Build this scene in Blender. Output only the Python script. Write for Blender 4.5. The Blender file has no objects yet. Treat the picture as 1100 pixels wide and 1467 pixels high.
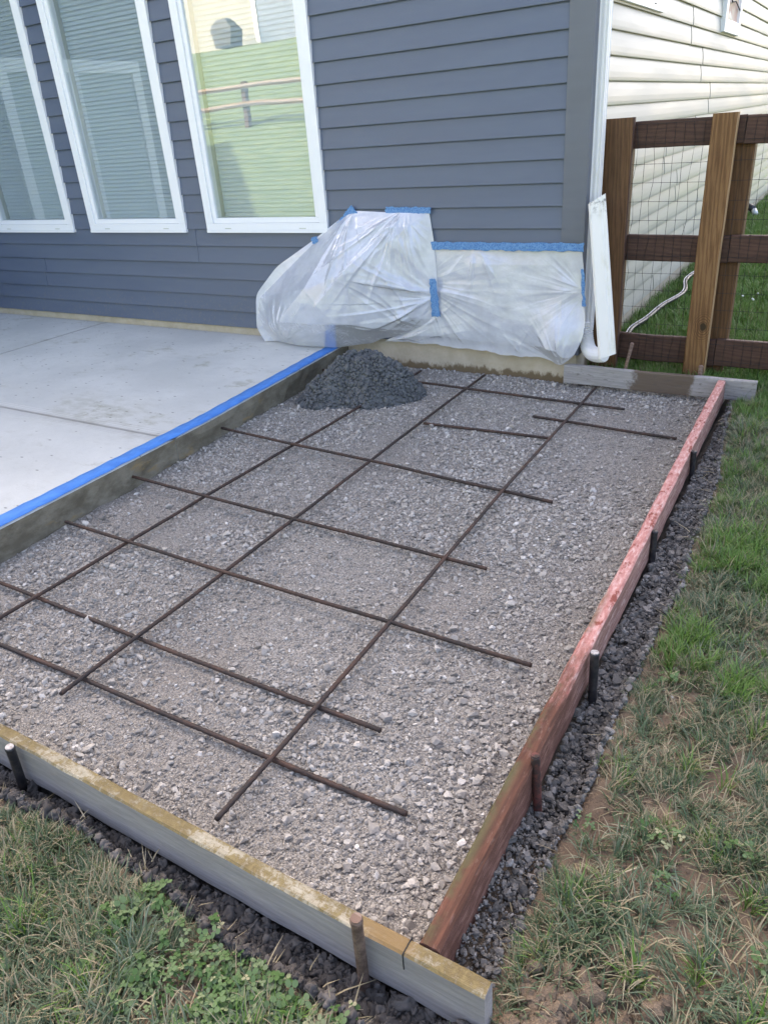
import bpy, bmesh, math, random
import numpy as np
from mathutils import Vector, Matrix, noise as mn

random.seed(7)
RNG = np.random.default_rng(11)
SC = bpy.context.scene
COL = SC.collection
R = math.radians

# ------------------------------------------------------------------ camera
EYE = Vector((0.0, 0.0, 1.589))
CR = ((0.8578801132932226, 0.5089471831598308, -0.07081296470054867),
      (0.1830792137532603, -0.43150227986283796, -0.883338997194543),
      (-0.4801288501095258, 0.7448345770886624, -0.46335487486985366))   # right, down, forward
cam_d = bpy.data.cameras.new('camera')
cam = bpy.data.objects.new('camera', cam_d)
COL.objects.link(cam)
m3 = Matrix((CR[0], [-c for c in CR[1]], [-c for c in CR[2]])).transposed()
cam.matrix_world = Matrix.Translation(EYE) @ m3.to_4x4()
cam_d.sensor_fit = 'VERTICAL'
cam_d.sensor_height = 24.0
cam_d.lens = 24.0 * 1055.9 / 1467.0
cam_d.clip_start = 0.02
cam_d.clip_end = 1500.0
SC.camera = cam

# ------------------------------------------------------------------ light
SUN_EL, SUN_AZ = R(37), R(-40)        # azimuth from +Y towards +X: the sun stands behind the house
w = bpy.data.worlds.new('World')
SC.world = w
w.use_nodes = True
nt = w.node_tree
nt.nodes.clear()
sky = nt.nodes.new('ShaderNodeTexSky')
sky.sky_type = 'NISHITA'
sky.sun_disc = False
sky.sun_elevation = SUN_EL
sky.sun_rotation = SUN_AZ
sky.air_density = 0.5
sky.dust_density = 5.0
sky.ozone_density = 0.35
bg = nt.nodes.new('ShaderNodeBackground')
bg.inputs['Strength'].default_value = 0.15
wo = nt.nodes.new('ShaderNodeOutputWorld')
nt.links.new(sky.outputs[0], bg.inputs['Color'])
nt.links.new(bg.outputs[0], wo.inputs['Surface'])

sd = bpy.data.lights.new('sun', 'SUN')
sd.energy = 3.2
sd.angle = R(0.5)
sd.color = (1.0, 0.95, 0.87)
sun = bpy.data.objects.new('sun', sd)
COL.objects.link(sun)
sdir = Vector((math.sin(SUN_AZ) * math.cos(SUN_EL), math.cos(SUN_AZ) * math.cos(SUN_EL), math.sin(SUN_EL)))
sun.rotation_euler = sdir.to_track_quat('Z', 'Y').to_euler()
sun.location = sdir * 60

vs = SC.view_settings
vs.view_transform = 'Standard'
vs.look = 'None'
vs.gamma = 1.0
vs.use_curve_mapping = False
vs.exposure = 3.12
vs.use_white_balance = True          # a phone's white balance for open shade
vs.white_balance_temperature = 7500
vs.white_balance_tint = 10
SC.cycles.max_bounces = 8
SC.cycles.transparent_max_bounces = 12

# ------------------------------------------------------------------ helpers
def vnoise(x, y, seed=0):
    x = np.asarray(x, float); y = np.asarray(y, float)
    xi = np.floor(x).astype(np.int64); yi = np.floor(y).astype(np.int64)
    fx = x - xi; fy = y - yi
    fx = fx * fx * (3 - 2 * fx); fy = fy * fy * (3 - 2 * fy)
    def h(a, b):
        n = (a * 374761393 + b * 668265263 + seed * 974634721) & 0xffffffff
        n = ((n ^ (n >> 13)) * 1274126177) & 0xffffffff
        n = (n ^ (n >> 16)) & 0xffffff
        return n / float(0xffffff)
    return (h(xi, yi) * (1 - fx) + h(xi + 1, yi) * fx) * (1 - fy) + (h(xi, yi + 1) * (1 - fx) + h(xi + 1, yi + 1) * fx) * fy

def fbm(x, y, seed=0, octs=4):
    s, a, t = 0, 1.0, 0
    for k in range(octs):
        s = s + a * vnoise(x * 2 ** k, y * 2 ** k, seed + k * 17); t += a; a *= 0.5
    return s / t

def sstep(a, b, x):
    t = np.clip((np.asarray(x, float) - a) / (b - a), 0, 1)
    return t * t * (3 - 2 * t)

def tag(o, label=None, cat=None, group=None, kind=None):
    if label: o['label'] = label
    if cat: o['category'] = cat
    if group: o['group'] = group
    if kind: o['kind'] = kind
    return o

def empty(name, loc=(0, 0, 0)):
    o = bpy.data.objects.new(name, None)
    o.empty_display_size = 0.1
    o.location = loc
    COL.objects.link(o)
    return o

def mesh_obj(name, verts, faces, mats, parent=None, origin=None, smooth=False, midx=None):
    me = bpy.data.meshes.new(name)
    me.from_pydata([tuple(v) for v in verts], [], [tuple(f) for f in faces])
    return finish(name, me, mats, parent, origin, smooth, midx)

def finish(name, me, mats, parent=None, origin=None, smooth=False, midx=None):
    """verts are given in world metres; origin (world) becomes the object's own origin"""
    if not isinstance(mats, (list, tuple)): mats = [mats]
    for m in mats: me.materials.append(m)
    if midx is not None:
        me.polygons.foreach_set('material_index', np.asarray(midx, dtype=np.int32))
    if smooth:
        me.polygons.foreach_set('use_smooth', np.ones(len(me.polygons), dtype=bool))
    o = bpy.data.objects.new(name, me)
    off = Vector((0, 0, 0)) if origin is None else Vector(origin)
    if off.length > 0:
        me.transform(Matrix.Translation(-off))
    o.location = off
    if parent is not None:
        o.parent = parent
        p = parent; base = Vector((0, 0, 0))
        while p is not None:
            base += p.location; p = p.parent
        o.location = off - base
    COL.objects.link(o)
    me.update()
    return o

class MB:
    """collects boxes, prisms, tubes into one mesh"""
    def __init__(s): s.v = []; s.f = []; s.m = []
    def add(s, verts, faces, mi=0):
        b = len(s.v)
        s.v += [tuple(v) for v in verts]
        s.f += [tuple(i + b for i in f) for f in faces]
        s.m += [mi] * len(faces)
        return s
    def box(s, x0, x1, y0, y1, z0, z1, mi=0):
        return s.add([(x0, y0, z0), (x1, y0, z0), (x1, y1, z0), (x0, y1, z0), (x0, y0, z1), (x1, y0, z1), (x1, y1, z1), (x0, y1, z1)],
                     [(0, 3, 2, 1), (4, 5, 6, 7), (0, 1, 5, 4), (1, 2, 6, 5), (2, 3, 7, 6), (3, 0, 4, 7)], mi)
    def tube(s, pts, r, n=8, mi=0, rads=None, cap=True):
        P = [Vector(p) for p in pts]; rings = []
        up = Vector((0, 0, 1))
        for i, p in enumerate(P):
            d = (P[min(i + 1, len(P) - 1)] - P[max(i - 1, 0)]).normalized()
            a = d.cross(up)
            if a.length < 1e-3: a = d.cross(Vector((1, 0, 0)))
            a.normalize(); b = d.cross(a)
            rr = r if rads is None else rads[i]
            rings.append([p + (a * math.cos(2 * math.pi * k / n) + b * math.sin(2 * math.pi * k / n)) * rr for k in range(n)])
        vs_ = [q for g in rings for q in g]; fs = []
        for i in range(len(P) - 1):
            for k in range(n):
                fs.append((i * n + k, i * n + (k + 1) % n, (i + 1) * n + (k + 1) % n, (i + 1) * n + k))
        if cap:
            fs.append(tuple(range(n - 1, -1, -1))); fs.append(tuple((len(P) - 1) * n + k for k in range(n)))
        return s.add(vs_, fs, mi)
    def build(s, name, mats, parent=None, origin=None, smooth=False, bevel=0):
        o = mesh_obj(name, s.v, s.f, mats, parent, origin, smooth, s.m)
        if bevel:
            bm = bmesh.new(); bm.from_mesh(o.data)
            bmesh.ops.bevel(bm, geom=bm.edges[:], offset=bevel, segments=2, profile=0.6, affect='EDGES')
            bm.to_mesh(o.data); bm.free()
        return o

def grid_faces(nx, ny):
    i = np.arange(ny - 1)[:, None] * nx + np.arange(nx - 1)[None, :]
    return np.stack([i, i + 1, i + nx + 1, i + nx], -1).reshape(-1, 4)

def grid_obj(name, X, Y, Z, mats, parent=None, origin=None, smooth=True, uv=None, keep=None):
    ny, nx = X.shape
    v = np.stack([X, Y, Z], -1).reshape(-1, 3)
    f = grid_faces(nx, ny)
    if keep is not None: f = f[keep.reshape(-1)]
    me = bpy.data.meshes.new(name)
    me.vertices.add(len(v)); me.vertices.foreach_set('co', v.astype(np.float32).ravel())
    me.loops.add(f.size); me.loops.foreach_set('vertex_index', f.astype(np.int32).ravel())
    me.polygons.add(len(f)); me.polygons.foreach_set('loop_start', (np.arange(len(f)) * 4).astype(np.int32))
    me.update(calc_edges=True); me.validate()
    return finish(name, me, mats, parent, origin, smooth)

# ------------------------------------------------------------------ node shorthand
class NT:
    def __init__(s, name):
        s.m = bpy.data.materials.new(name); s.m.use_nodes = True
        s.t = s.m.node_tree; s.t.nodes.clear()
        s.out = s.t.nodes.new('ShaderNodeOutputMaterial')
    def n(s, typ, ins=None, **kw):
        nd = s.t.nodes.new('ShaderNode' + typ)
        for k, v in kw.items(): setattr(nd, k, v)
        for k, v in (ins or {}).items():
            sk = nd.inputs[k]
            if isinstance(v, bpy.types.NodeSocket): s.t.links.new(v, sk)
            else:
                if isinstance(v, (tuple, list)) and len(v) == 3 and sk.type == 'RGBA': v = (*v, 1)
                sk.default_value = v
        return nd
    def obj(s): return s.n('TexCoord').outputs['Object']
    def pos(s): return s.n('NewGeometry').outputs['Position']
    def scaled(s, vec, sc, loc=(0, 0, 0)):
        return s.n('Mapping', {'Vector': vec, 'Scale': sc, 'Location': loc}).outputs[0]
    def noise(s, vec, scale=5, detail=4, rough=.55, dist=0):
        return s.n('TexNoise', {'Vector': vec, 'Scale': scale, 'Detail': detail, 'Roughness': rough, 'Distortion': dist}).outputs[0]
    def vor(s, vec, scale=5, out='Distance', rnd=1.0, feature='F1'):
        return s.n('TexVoronoi', {'Vector': vec, 'Scale': scale, 'Randomness': rnd}, feature=feature).outputs[out]
    def ramp(s, fac, stops):
        nd = s.n('ValToRGB', {'Fac': fac}); cr = nd.color_ramp
        while len(cr.elements) < len(stops): cr.elements.new(0.5)
        for e, (p, c) in zip(cr.elements, stops):
            e.position = p
            if isinstance(c, (int, float)): c = (c, c, c)
            e.color = (*c, 1)
        return nd.outputs[0]
    def rng(s, v, a, b, c=0.0, d=1.0):
        return s.n('MapRange', {'Value': v, 'From Min': a, 'From Max': b, 'To Min': c, 'To Max': d}, interpolation_type='SMOOTHSTEP').outputs[0]
    def math(s, op, a, b=0.0):
        return s.n('Math', {0: a, 1: b}, operation=op).outputs[0]
    def mix(s, f, a, b, mode='MIX'):
        nd = s.n('Mix', data_type='RGBA', blend_type=mode)
        for i, v in ((0, f), (6, a), (7, b)):
            if isinstance(v, bpy.types.NodeSocket): s.t.links.new(v, nd.inputs[i])
            else: nd.inputs[i].default_value = (*v, 1) if isinstance(v, (tuple, list)) else v
        return nd.outputs[2]
    def sep(s, vec):
        return s.n('SeparateXYZ', {0: vec}).outputs
    def bump(s, h, strength=.5, dist=.01, normal=None):
        d = {'Height': h, 'Strength': strength, 'Distance': dist}
        if normal is not None: d['Normal'] = normal
        return s.n('Bump', d).outputs[0]
    def done(s, col, rough=.7, normal=None, spec=.5, metal=0.0, **kw):
        d = {'Base Color': col, 'Roughness': rough, 'Specular IOR Level': spec, 'Metallic': metal}
        if normal is not None: d['Normal'] = normal
        d.update(kw)
        b = s.n('BsdfPrincipled', d)
        s.t.links.new(b.outputs[0], s.out.inputs[0])
        return s.m
    def surf(s, sh):
        s.t.links.new(sh, s.out.inputs[0]); return s.m

M = {}
def siding_mat(name, c0, c1, rough):
    t = NT(name); p = t.obj()
    n1 = t.noise(t.scaled(t.pos(), (.9, .9, 6)), 1.2, 4, .6)
    g = t.noise(t.scaled(p, (6, 6, 240)), 1.0, 3, .6)
    col = t.mix(t.rng(n1, .3, .7), c0, c1)
    dirt = t.rng(t.noise(t.scaled(t.pos(), (3, 3, 9)), 2.0, 6, .7), .58, .8, 0, .25)
    col = t.mix(dirt, col, tuple(a * .8 for a in c0))
    splash = t.math('MULTIPLY', t.rng(t.noise(t.pos(), 38, 5, .75), .52, .68), t.rng(t.sep(t.pos())[2], .62, .22, 0, .5))
    col = t.mix(splash, col, (.20, .185, .16))
    return t.done(col, t.rng(n1, .2, .8, rough - .06, rough + .08), t.bump(g, .12, .002), .45)
M['grey_vinyl'] = siding_mat('grey_vinyl', (.092, .117, .169), (.106, .132, .183), .42)
M['white_vinyl'] = siding_mat('cream_vinyl', (.395, .388, .34), (.43, .422, .375), .4)
M['corner_vinyl'] = siding_mat('corner_vinyl', (.112, .126, .152), (.126, .140, .166), .45)

t = NT('white_pvc'); p = t.pos()
n1 = t.noise(p, 9, 5, .6); n2 = t.noise(t.scaled(p, (30, 30, 4)), 2, 4, .7)
M['white_pvc'] = t.done(t.mix(t.rng(n2, .55, .8, 0, .35), (.80, .81, .82), (.66, .66, .64)), t.rng(n1, .3, .7, .3, .45), None, .5)
t = NT('white_aluminium'); p = t.pos()
n1 = t.noise(t.scaled(p, (14, 14, 3)), 2, 5, .7)
M['white_alu'] = t.done(t.mix(t.rng(n1, .5, .85, 0, .5), (.78, .78, .78), (.58, .56, .50)), .38, None, .5)
t = NT('dirty_white_aluminium'); p = t.obj()
z = t.sep(p)[2]
n1 = t.noise(p, 26, 6, .75); n2 = t.noise(t.scaled(p, (9, 9, 2)), 3, 5, .7)
mould = t.math('MULTIPLY', t.rng(n1, .46, .6), t.rng(z, .78, .93))
stain = t.math('MULTIPLY', t.rng(n2, .48, .72, 0, .65), t.rng(t.sep(p)[0], -.03, .05))
c = t.mix(stain, (.78, .77, .73), (.55, .52, .36))
c = t.mix(mould, c, (.06, .055, .045))
M['dirty_alu'] = t.done(c, .45, t.bump(n1, .1, .002), .4)

t = NT('window_glass')
fr = t.math('POWER', t.n('LayerWeight', {'Blend': .5}).outputs['Facing'], 4.0)
fac = t.math('ADD', t.math('MULTIPLY', fr, .55), .12)
wob = t.bump(t.noise(t.scaled(t.pos(), (1, 1, 1)), 2.0, 1), .012, .05)
sh = t.n('MixShader', {0: fac, 1: t.n('BsdfTransparent', {'Color': (.94, .955, .96)}).outputs[0], 2: t.n('BsdfGlossy', {'Color': (.95, 1, .97), 'Roughness': .01, 'Normal': wob}).outputs[0]})
M['glass'] = t.surf(sh.outputs[0])
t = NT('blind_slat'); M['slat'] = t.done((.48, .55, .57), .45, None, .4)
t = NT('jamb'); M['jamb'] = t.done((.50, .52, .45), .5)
t = NT('matte_door_infill'); M['door_infill'] = t.done((.27, .33, .345), .7)  # matte teal-grey infill, added so the mirrored door shows no green slope
t = NT('dark_slot'); M['dark'] = t.done((.012, .012, .013), .8)

t = NT('foundation_concrete'); p = t.pos(); z = t.sep(p)[2]
n1 = t.noise(p, 7, 6, .65); n2 = t.noise(t.scaled(p, (1, 1, .6)), 16, 6, .7); n3 = t.noise(p, 130, 3, .6)
c = t.mix(t.rng(n1, .3, .7), (.42, .36, .265), (.52, .46, .36))
edge = t.math('ADD', z, t.math('MULTIPLY', t.math('SUBTRACT', n2, .5), .16))
c = t.mix(t.rng(edge, .065, .03), c, (.17, .125, .075))
c = t.mix(t.math('MULTIPLY', t.rng(n2, .62, .72), t.rng(z, .12, .06)), c, (.30, .19, .09))
M['foundation'] = t.done(c, .85, t.bump(t.math('ADD', n3, t.math('MULTIPLY', n2, 2)), .35, .003), .25)

t = NT('patio_concrete'); p = t.pos(); py_ = t.sep(p)[1]
n1 = t.noise(p, 1.6, 6, .6); n2 = t.noise(t.scaled(p, (1, 2.2, 1)), 9, 7, .7); n3 = t.noise(p, 210, 3, .6)
c = t.mix(t.rng(n1, .32, .68), (.46, .468, .445), (.55, .555, .525))
c = t.mix(t.rng(n2, .52, .75, 0, .5), c, (.40, .395, .36))
lichen = t.math('MULTIPLY', t.rng(t.noise(t.scaled(p, (1, 1, 1), (3.3, 1, 0)), 2.6, 7, .72), .55, .66), t.rng(n2, .42, .6))
c = t.mix(t.math('MULTIPLY', lichen, .6), c, (.30, .29, .22))
sp = t.rng(t.vor(t.scaled(p, (1, 2.3, 1)), 11), .17, .09)
sp = t.math('MULTIPLY', sp, t.rng(t.vor(t.scaled(p, (1, 2.3, 1)), 11, 'Color'), .55, .6))
c = t.mix(t.math('MULTIPLY', sp, .8), c, (.13, .13, .12))
jx = t.rng(t.math('ABSOLUTE', t.math('SUBTRACT', py_, 2.614)), .075, .065)
c = t.mix(t.math('MULTIPLY', jx, t.rng(n2, .3, .7, .25, .6)), c, (.52, .52, .50))
st = t.math('MULTIPLY', t.rng(t.math('ABSOLUTE', t.math('SUBTRACT', py_, 2.72)), .45, .05), t.rng(n1, .42, .62))
c = t.mix(t.math('MULTIPLY', st, t.rng(n2, .35, .6, .1, .5)), c, (.27, .26, .20))
px_ = t.sep(p)[0]
ln = t.math('MAXIMUM', t.rng(t.math('ABSOLUTE', t.math('SUBTRACT', py_, 2.614)), .022, .008), t.math('MULTIPLY', t.rng(t.math('ABSOLUTE', t.math('ADD', px_, 5.864)), .024, .010), t.rng(py_, 2.6, 2.63)))
c = t.mix(t.math('MULTIPLY', ln, .55), c, (.22, .21, .185))
lines = t.math('MULTIPLY', t.rng(t.n('TexWave', {'Vector': p, 'Scale': 16, 'Distortion': .6}, bands_direction='Y').outputs[1], .72, .95), t.rng(t.math('ABSOLUTE', t.math('SUBTRACT', py_, 2.614)), .085, .06))
c = t.mix(t.math('MULTIPLY', lines, .35), c, (.25, .24, .215))
fine = t.noise(t.scaled(p, (1, 3, 1)), 70, 4, .7)
c = t.mix(t.rng(fine, .52, .72, 0, .4), c, (.34, .34, .32))
M['patio'] = t.done(c, .82, t.bump(t.math('ADD', t.math('MULTIPLY', n3, .5), t.math('SUBTRACT', n2, t.math('MULTIPLY', sp, .6))), .4, .004), .3)
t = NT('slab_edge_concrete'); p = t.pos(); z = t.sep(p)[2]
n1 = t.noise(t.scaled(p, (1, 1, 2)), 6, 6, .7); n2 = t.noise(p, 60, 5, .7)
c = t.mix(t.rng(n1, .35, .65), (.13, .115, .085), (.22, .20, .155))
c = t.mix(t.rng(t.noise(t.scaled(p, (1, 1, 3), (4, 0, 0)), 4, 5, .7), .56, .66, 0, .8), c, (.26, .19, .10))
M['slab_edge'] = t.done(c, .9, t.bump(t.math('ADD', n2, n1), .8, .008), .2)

t = NT('blue_tape'); p = t.pos()
cr = t.noise(t.scaled(p, (1, 1, 1)), 150, 3, .5)
cr2 = t.n('TexWave', {'Vector': p, 'Scale': 60, 'Distortion': 6, 'Detail': 3}).outputs[1]
n1 = t.noise(p, 14, 4)
M['tape'] = t.done(t.mix(t.rng(n1, .3, .7), (.045, .185, .52), (.06, .235, .62)), .6, t.bump(t.math('ADD', cr, t.math('MULTIPLY', cr2, .5)), .5, .002), .3)
t = NT('blue_tape_wall'); p = t.pos()
v = t.vor(p, 110); v2 = t.noise(p, 60, 3)
c = t.mix(t.rng(v, .15, .6), (.045, .16, .40), (.14, .30, .52))
M['tape2'] = t.done(t.mix(t.rng(v2, .4, .7, 0, .5), c, (.05, .15, .36)), .65, t.bump(v, .6, .002), .3)

t = NT('plastic_sheet'); p = t.pos()
n1 = t.noise(p, 8, 5, .6); n2 = t.math('ABSOLUTE', t.math('SUBTRACT', t.noise(p, 9, 5, .55, 1.6), .5)); n3 = t.math('ABSOLUTE', t.math('SUBTRACT', t.noise(t.scaled(p, (1, 1, .5)), 26, 4, .5, 1.0), .5))
bmp = t.bump(t.math('ADD', t.rng(n2, 0, .09), t.math('MULTIPLY', t.rng(n3, 0, .08), .15)), .10, .006)
dif = t.n('BsdfDiffuse', {'Color': (.80, .83, .90), 'Normal': bmp}).outputs[0]
trl = t.n('BsdfTranslucent', {'Color': (.72, .75, .80), 'Normal': bmp}).outputs[0]
trp = t.n('BsdfTransparent', {'Color': (.95, .96, .98)}).outputs[0]
gl = t.n('BsdfGlossy', {'Color': (1, 1, 1), 'Roughness': .20, 'Normal': bmp}).outputs[0]
a = t.n('MixShader', {0: .30, 1: dif, 2: trl}).outputs[0]
a = t.n('MixShader', {0: t.rng(n1, .3, .7, .08, .24), 1: a, 2: trp}).outputs[0]
fr = t.n('LayerWeight', {'Blend': .25, 'Normal': bmp}).outputs[0]
a = t.n('MixShader', {0: t.math('ADD', t.math('MULTIPLY', fr, .35), .07), 1: a, 2: gl}).outputs[0]
M['plastic'] = t.surf(a)

def stone_mat(name, stops, rough=.85, bscale=180, dirt=.3):
    t = NT(name)
    oi = t.n('ObjectInfo')
    c = t.ramp(oi.outputs['Random'], stops)
    p = t.pos()
    n1 = t.noise(p, bscale, 4, .65); n2 = t.noise(p, 45, 3)
    c = t.mix(t.rng(n1, .35, .75, 0, dirt), c, (.10, .095, .09))
    return t.done(c, rough, t.bump(n1, .5, .002), .25)
M['stone'] = stone_mat('crushed_limestone', [(0, (.19, .176, .16)), (.3, (.285, .264, .238)), (.7, (.375, .349, .315)), (.96, (.46, .432, .395)), (1, (.60, .575, .54))])
M['river'] = stone_mat('damp_trench_stone', [(0, (.075, .071, .067)), (.5, (.13, .123, .116)), (.85, (.19, .18, .17)), (1, (.30, .285, .27))], .85)
M['clod'] = stone_mat('dark_soil_clod', [(0, (.052, .047, .045)), (.6, (.09, .082, .078)), (1, (.14, .13, .123))], .95)

t = NT('gravel_fines'); p = t.pos()
n1 = t.noise(p, 1.3, 5, .6); n2 = t.vor(p, 190); n2c = t.vor(p, 190, 'Color'); n3 = t.noise(p, 420, 3, .7); n4 = t.vor(p, 85)
c = t.mix(t.rng(n2c, .1, .9), (.19, .175, .155), (.38, .353, .318))
c = t.mix(t.rng(n3, .4, .7, 0, .5), c, (.46, .43, .397))
c = t.mix(t.rng(n2, .5, .8, 0, .6), c, (.06, .054, .05))  # dark gaps between grains: crevice shade put into the colour
c = t.mix(t.rng(n1, .4, .72, 0, .35), c, (.19, .165, .142))
M['fines'] = t.done(c, .92, t.bump(t.math('SUBTRACT', t.math('MULTIPLY', n3, .6), t.math('ADD', n2, n4)), .9, .006), .2)

t = NT('soil'); p = t.pos(); z_ = t.sep(p)[2]
n1 = t.noise(p, 3.5, 6, .65); n2 = t.noise(p, 28, 6, .72); n3 = t.noise(p, 120, 4, .7)
c = t.mix(t.rng(n1, .3, .7), (.135, .096, .068), (.215, .165, .120))
c = t.mix(t.rng(n2, .5, .7, 0, .7), c, (.095, .068, .05))
c = t.mix(t.rng(n3, .6, .75, 0, .5), c, (.30, .25, .19))
py = t.sep(p)[1]
tx = t.sep(p)[0]
trm = t.math('MULTIPLY', t.rng(z_, .022, -.005), t.math('MULTIPLY', t.rng(py, .60, .66), t.math('MULTIPLY', t.rng(tx, -.25, -.33), t.rng(py, 4.7, 4.6))))
c = t.mix(t.math('MULTIPLY', trm, .9), c, (.075, .069, .064))
hill = t.mix(t.rng(t.noise(t.scaled(p, (.7, 1.6, 1)), 3.2, 7, .75), .38, .66), (.075, .11, .05), (.13, .16, .085))
c = t.mix(t.rng(py, -1.2, -2.4), c, hill)
c = t.mix(t.rng(py, 4.9, 5.4), c, (.05, .065, .025))
M['soil'] = t.done(c, .95, t.bump(t.math('ADD', n2, t.math('MULTIPLY', n3, .35)), .8, .02), .15)

def blade_mat(name, greens, straw, straw_amt):
    t = NT(name)
    oi = t.n('ObjectInfo')
    at = t.n('Attribute', attribute_name='tone').outputs['Fac']
    ln = t.noise(oi.outputs['Location'], 1.7, 3, .6)
    ln2 = t.noise(oi.outputs['Location'], 7, 3, .6)
    g = t.mix(t.rng(ln, .35, .65), greens[0], greens[1])
    g = t.mix(t.rng(at, .45, .95), g, greens[2])
    s = t.rng(t.math('ADD', t.math('MULTIPLY', at, .6), t.math('MULTIPLY', ln2, .8)), 1.0 - straw_amt, 1.08 - straw_amt)
    c = t.mix(s, g, straw)
    d = t.n('BsdfPrincipled', {'Base Color': c, 'Roughness': .5, 'Specular IOR Level': .35}).outputs[0]
    tr = t.n('BsdfTranslucent', {'Color': c}).outputs[0]
    return t.surf(t.n('MixShader', {0: .25, 1: d, 2: tr}).outputs[0])
M['blade'] = blade_mat('lawn_blade', [(.070, .118, .052), (.110, .158, .095), (.19, .24, .175)], (.34, .29, .19), .20)
M['blade_lush'] = blade_mat('lush_blade', [(.085, .185, .032), (.12, .225, .045), (.185, .285, .09)], (.26, .25, .12), .08)
M['straw'] = blade_mat('dead_straw', [(.26, .215, .125), (.36, .31, .20), (.20, .15, .09)], (.42, .37, .26), .2)
M['leaf'] = blade_mat('clover_leaf', [(.05, .115, .03), (.07, .145, .042), (.14, .21, .10)], (.30, .30, .18), .05)

def wood_mat(name, dark, light, grain=1.0, rough=.75, extra=None):
    """grain runs along local X"""
    t = NT(name); p = t.obj()
    q = t.scaled(p, (2.2, 26, 26))
    n0 = t.noise(t.scaled(p, (.8, 6, 6)), 1.5, 3, .5)
    wv = t.n('TexWave', {'Vector': t.scaled(p, (.55, 9, 9)), 'Scale': 3.0, 'Distortion': 9, 'Detail': 4, 'Detail Scale': 1.1, 'Detail Roughness': .65}, bands_direction='DIAGONAL').outputs[1]
    n1 = t.noise(q, 2.6, 7, .72, .9); n2 = t.noise(t.scaled(p, (14, 150, 150)), 1.0, 5, .75)
    n3 = t.noise(t.scaled(p, (3, 9, 9)), 2.4, 6, .7)
    f = t.math('ADD', t.math('MULTIPLY', n1, .75 - .35 * grain), t.math('ADD', t.math('MULTIPLY', wv, .35 * grain), t.math('MULTIPLY', n3, .25)))
    c = t.mix(t.rng(f, .25, .75), dark, light)
    c = t.mix(t.rng(n2, .5, .8, 0, .45), c, tuple(a * .45 for a in dark))
    c = t.mix(t.rng(n0, .4, .8, 0, .4), c, tuple(a * .7 for a in dark))
    if extra: c = extra(t, p, c)
    return t.done(c, rough, t.bump(t.math('ADD', n1, n2), .5, .003), .25)
M['grey_wood'] = wood_mat('weathered_grey_wood', (.225, .215, .215), (.37, .355, .350), .2, .85)
def moss(t, p, c):
    n = t.noise(t.scaled(p, (1.4, 3, 1)), 5, 7, .75); n2 = t.noise(t.scaled(p, (13, 9, 3), (3, 0, 0)), 4, 7, .8, .5)
    c = t.mix(t.rng(n2, .4, .55), c, (.45, .42, .34))
    m = t.math('ADD', n, t.rng(t.sep(p)[0], 0.0, 1.35, 0.06, -.02))
    c = t.mix(t.rng(t.math('ADD', t.math('MULTIPLY', m, .45), t.math('MULTIPLY', n2, .55)), .40, .52), c, t.mix(t.rng(n2, .4, .7), (.125, .092, .042), (.215, .17, .082)))
    return t.mix(t.math('MULTIPLY', t.rng(t.math('ADD', t.sep(p)[0], t.math('MULTIPLY', n2, .1)), 2.42, 2.50), t.rng(t.sep(p)[0], 2.56, 2.50, .0, .8)), c, (.21, .135, .062))
M['mossy_top'] = wood_mat('moss_stained_board_top', (.26, .235, .17), (.38, .345, .27), .3, .85, moss)
def backstain(t, p, c):
    x = t.math('ADD', t.sep(p)[0], t.math('MULTIPLY', t.math('SUBTRACT', t.noise(p, 14, 5, .7), .5), .16))
    s = t.math('MULTIPLY', t.rng(x, .42, .46), t.rng(x, .80, .76))
    c = t.mix(t.math('MULTIPLY', s, .85), c, (.095, .062, .036))
    kn = t.rng(t.noise(t.scaled(p, (5, 14, 14)), 3, 5, .7), .56, .66, 0, .6)
    return t.mix(kn, c, (.10, .085, .075))
M['stained_wood'] = wood_mat('stained_grey_wood', (.25, .235, .228), (.40, .385, .37), .3, .8, backstain)
def redtop(t, p, c):
    x = t.sep(p)[0]
    n = t.noise(t.scaled(p, (2.5, 12, 12)), 4, 7, .75); n2 = t.noise(t.scaled(p, (9, 30, 30)), 3, 6, .7); n3 = t.noise(p, 22, 4, .6)
    pink = t.rng(t.math('ADD', x, t.math('MULTIPLY', t.math('SUBTRACT', n, .5), .9)), .72, 1.15)
    c = t.mix(pink, c, t.mix(t.rng(n2, .35, .7), (.40, .165, .140), (.57, .335, .305)))
    chip = t.math('MULTIPLY', t.rng(t.math('ADD', t.math('MULTIPLY', n3, .6), t.math('MULTIPLY', n, .4)), .53, .60), pink)
    c = t.mix(chip, c, (.23, .06, .045))
    scr = t.math('MULTIPLY', t.rng(n2, .54, .64, 0, .85), t.rng(n, .35, .55))
    c = t.mix(t.math('MULTIPLY', scr, t.math('ADD', t.math('MULTIPLY', pink, .75), .12)), c, (.55, .42, .38))
    g = t.math('MULTIPLY', t.rng(t.noise(p, 7, 5, .7), .42, .58), t.math('MULTIPLY', t.rng(t.sep(p)[1], -.008, .016), t.rng(x, 1.7, 1.0)))
    return t.mix(t.math('MULTIPLY', g, .8), c, (.085, .085, .04))
M['red_wood'] = wood_mat('red_stained_board', (.060, .028, .019), (.150, .062, .040), .4, .8, redtop)
def redside(t, p, c):
    n2 = t.noise(t.scaled(p, (5, 24, 24)), 3, 6, .7)
    c = t.mix(t.rng(n2, .5, .7, 0, .7), c, (.56, .42, .38))
    near = t.rng(t.math('ADD', t.sep(p)[0], t.math('MULTIPLY', t.math('SUBTRACT', t.noise(t.scaled(p, (3, 14, 14)), 3, 5, .7), .5), .9)), 1.25, .75)
    return t.mix(t.math('MULTIPLY', near, .85), c, t.mix(t.rng(n2, .45, .65), (.085, .035, .024), (.20, .095, .072)))
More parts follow.
